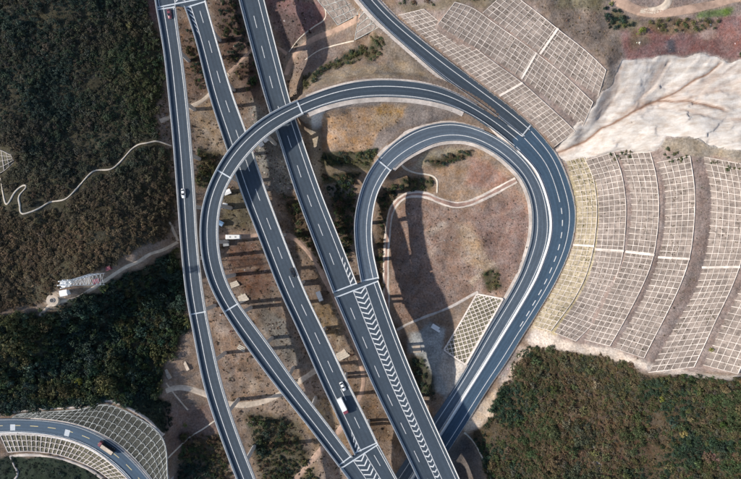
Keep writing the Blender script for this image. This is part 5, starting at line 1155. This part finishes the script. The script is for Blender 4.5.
# long white site bus parked in the valley
p = G(234.5, 237)[0]; o = thing('bus', p, 'long white bus parked on the dirt under the big ramp', 'bus', None, .0)
V, Fc = loft([(-3.9, 1.12, 1.05, .45, 2.7), (-3.6, 1.18, 1.12, .4, 2.85), (3.4, 1.18, 1.12, .4, 2.85), (3.9, 1.1, 1.0, .45, 2.5)]); mesh('body', V, Fc, M['white'], o, local=True)
for s in (-1, 1): mesh('window_band', *boxl(-3.3, 3.3, s*1.15-.04, s*1.15+.04, 1.5, 2.2), M['glass'], o, local=True)
mesh('windscreen', *boxl(3.72, 3.9, -.95, .95, 1.4, 2.2), M['glass'], o, local=True)
for x in (-2.6, 2.6):
    for y in (-1.0, 1.0): wheel(o, x, y, .46, .3)
for x in (-1.6, 1.2): mesh('roof_hatch', *boxl(x-.4, x+.4, -.4, .4, 2.82, 2.95), M['grey'], o, local=True)

# ------------------------------------------------------------------ site huts, slabs, tower
def hut(px, py, lx, ly, hh, rz, roof, wall, label):
    g = G(px, py)[0]; o = thing('site_hut', g, label, 'hut', None, rz)
    mesh('wall', *boxl(-lx/2, lx/2, -ly/2, ly/2, -.5, hh), M[wall], o, local=True)
    V = [(-lx/2-.2, -ly/2-.2, hh), (lx/2+.2, -ly/2-.2, hh), (lx/2+.2, ly/2+.2, hh), (-lx/2-.2, ly/2+.2, hh), (-lx/2-.2, 0, hh+ly*.16), (lx/2+.2, 0, hh+ly*.16)]
    mesh('roof', V, [(0, 1, 5, 4), (2, 3, 4, 5), (0, 4, 3), (1, 2, 5)], M[roof], o, local=True)
    d = mesh('door', *boxl(-.4, .4, -ly/2-.05, -ly/2, 0, 1.9), M['grey'], o, local=True); mesh('window', *boxl(lx*.25, lx*.25+.7, -ly/2-.04, -ly/2, 1, 1.7), M['glass'], o, local=True)
hut(228.5, 192.5, 3.2, 2.2, 2.3, .4, 'white', 'white', 'small white hut nearest the big ramp joint'); hut(226, 205.5, 2.2, 1.8, 2.0, -.2, 'white', 'grey', 'tiny pale hut beside the big ramp above the parked bus')
hut(221, 223, 3.4, 2.0, 2.2, -.5, 'blue', 'grey', 'grey blue hut tucked beside the big ramp above the parked bus'); hut(227, 244, 2.6, 1.8, 2.0, .1, 'grey', 'grey', 'small grey hut below the parked bus')
hut(267, 140, 3.0, 2.0, 2.2, .55, 'white', 'white', 'white hut in the gap between two viaducts under the big ramp'); hut(262, 145, 2.2, 1.8, 2.0, .55, 'white', 'white', 'smaller white hut next to the hut under the big ramp')
hut(66.5, 292.5, 3.2, 2.4, 2.4, .2, 'white', 'white', 'white hut beside the round pad on the ridge'); hut(98, 281, 2.4, 1.8, 2.0, .3, 'maroon', 'maroon', 'dark red hut at the foot of the lattice mast'); hut(110, 268, 1.8, 1.6, 1.9, .3, 'maroon', 'maroon', 'small dark red hut up the ridge track from the mast')
def slab(px, py, lx, ly, rz, label, mat='path', steps=3, h=.9):
    g = G(px, py)[0]; o = thing('concrete_slab', g, label, 'slab', None, rz)
    for i in range(steps): mesh('slab_step', *boxl(-lx/2, lx/2-i*lx*.07, -ly/2+i*ly/steps, -ly/2+(i+1)*ly/steps-.06, -.8, h-i*.22), M[mat], o, local=True)
slab(235, 284, 4.6, 3.0, .35, 'tan footing slab beside the big ramp, upper of the pair'); slab(243.5, 298, 5.2, 4.0, .4, 'large tan footing slab beside the big ramp, lower of the pair')
slab(242, 348, 4.6, 2.4, -.5, 'small tan slab left of the curved ramp'); slab(343, 354.5, 6.2, 4.2, .45, 'ribbed pale slab between the two middle viaducts', steps=4)
slab(417, 348, 4.0, 4.6, .05, 'square tan slab on the grey gravel yard', 'track', 2, .4); slab(437, 328.5, 6.2, 2.4, -.55, 'white rectangular basin beside the gravel yard', 'median', 2, .5)
slab(168, 374, 2.0, 5.4, .5, 'pale leaning slab at the edge of the dark wood', 'track', 2, .5); slab(186, 365, 1.6, 6.0, .45, 'long thin slab under the leftmost viaduct', 'track', 2, .5)
# storage tank pad on the ridge
g = G(54, 300)[0]; o = thing('tank_pad', g, 'round tan pad with a dark open well on the ridge', 'tank')
V, Fc = prism(0, 0, -3, 1.3, 2.9, 2.9, 0, 24); mesh('pad', V, Fc, M['track'], o, local=True); V, Fc = prism(0, 0, .5, 1.65, 1.2, 1.2, 0, 20, .95); w_ = mesh('well_ring', V, Fc, M['drain'], o, local=True)
V, Fc = prism(0, 0, 1.5, 1.68, .95, .95, 0, 20); mesh('well_opening', V, Fc, M['black'], o, local=True)
# lattice mast
g = G(98, 279)[0]; mast = thing('lattice_mast', g, 'pale steel lattice mast standing on the wooded ridge', 'mast'); HM = 28.0
def tube(a, b, r):
    a = np.array(a, float); b = np.array(b, float); t = b-a; t /= np.linalg.norm(t); u = np.cross(t, [.3, .2, 1]); u /= np.linalg.norm(u); v = np.cross(t, u); V = []
    for p in (a, b):
        for k in range(5): an = 6.2832*k/5; V.append(tuple(p+(u*math.cos(an)+v*math.sin(an))*r))
    return V, [(i, (i+1) % 5, 5+(i+1) % 5, 5+i) for i in range(5)]+[(4, 3, 2, 1, 0), (5, 6, 7, 8, 9)]
def wd(z): return 2.3*(1-z/HM)+.55
cs = [(-1, -1), (1, -1), (1, 1), (-1, 1)]
for sx_, sy_ in cs: mesh('leg', *tube((sx_*wd(0), sy_*wd(0), -.8), (sx_*wd(HM), sy_*wd(HM), HM), .12), M['white'], mast, local=True)
zs_ = np.linspace(0, HM, 11)
for z0, z1 in zip(zs_[:-1], zs_[1:]):
    V = []; Fc = []
    for i in range(4):
        a = cs[i]; c = cs[(i+1) % 4]
        for p, q in (((a[0]*wd(z0), a[1]*wd(z0), z0), (c[0]*wd(z1), c[1]*wd(z1), z1)), ((c[0]*wd(z0), c[1]*wd(z0), z0), (a[0]*wd(z1), a[1]*wd(z1), z1)), ((a[0]*wd(z1), a[1]*wd(z1), z1), (c[0]*wd(z1), c[1]*wd(z1), z1))):
            v, f = tube(p, q, .055); k = len(V); V += v; Fc += [tuple(j+k for j in x) for x in f]
    mesh('brace', V, Fc, M['white'], mast, local=True)
for zz, rr in ((HM-5, 1.3), (HM-1.5, 1.5)):
    V, Fc = prism(0, 0, zz, zz+.12, rr, rr, 0, 12); pl = mesh('platform', V, Fc, M['white'], mast, local=True)
    for i in range(6):
        an = 6.2832*i/6+.3; V, Fc = prism((rr+.25)*math.cos(an), (rr+.25)*math.sin(an), zz-.7, zz+1.4, .12, .25, an); mesh('antenna', V, Fc, M['white'], pl, local=True)
mesh('lightning_rod', *tube((0, 0, HM), (0, 0, HM+4), .06), M['steel'], mast, local=True)
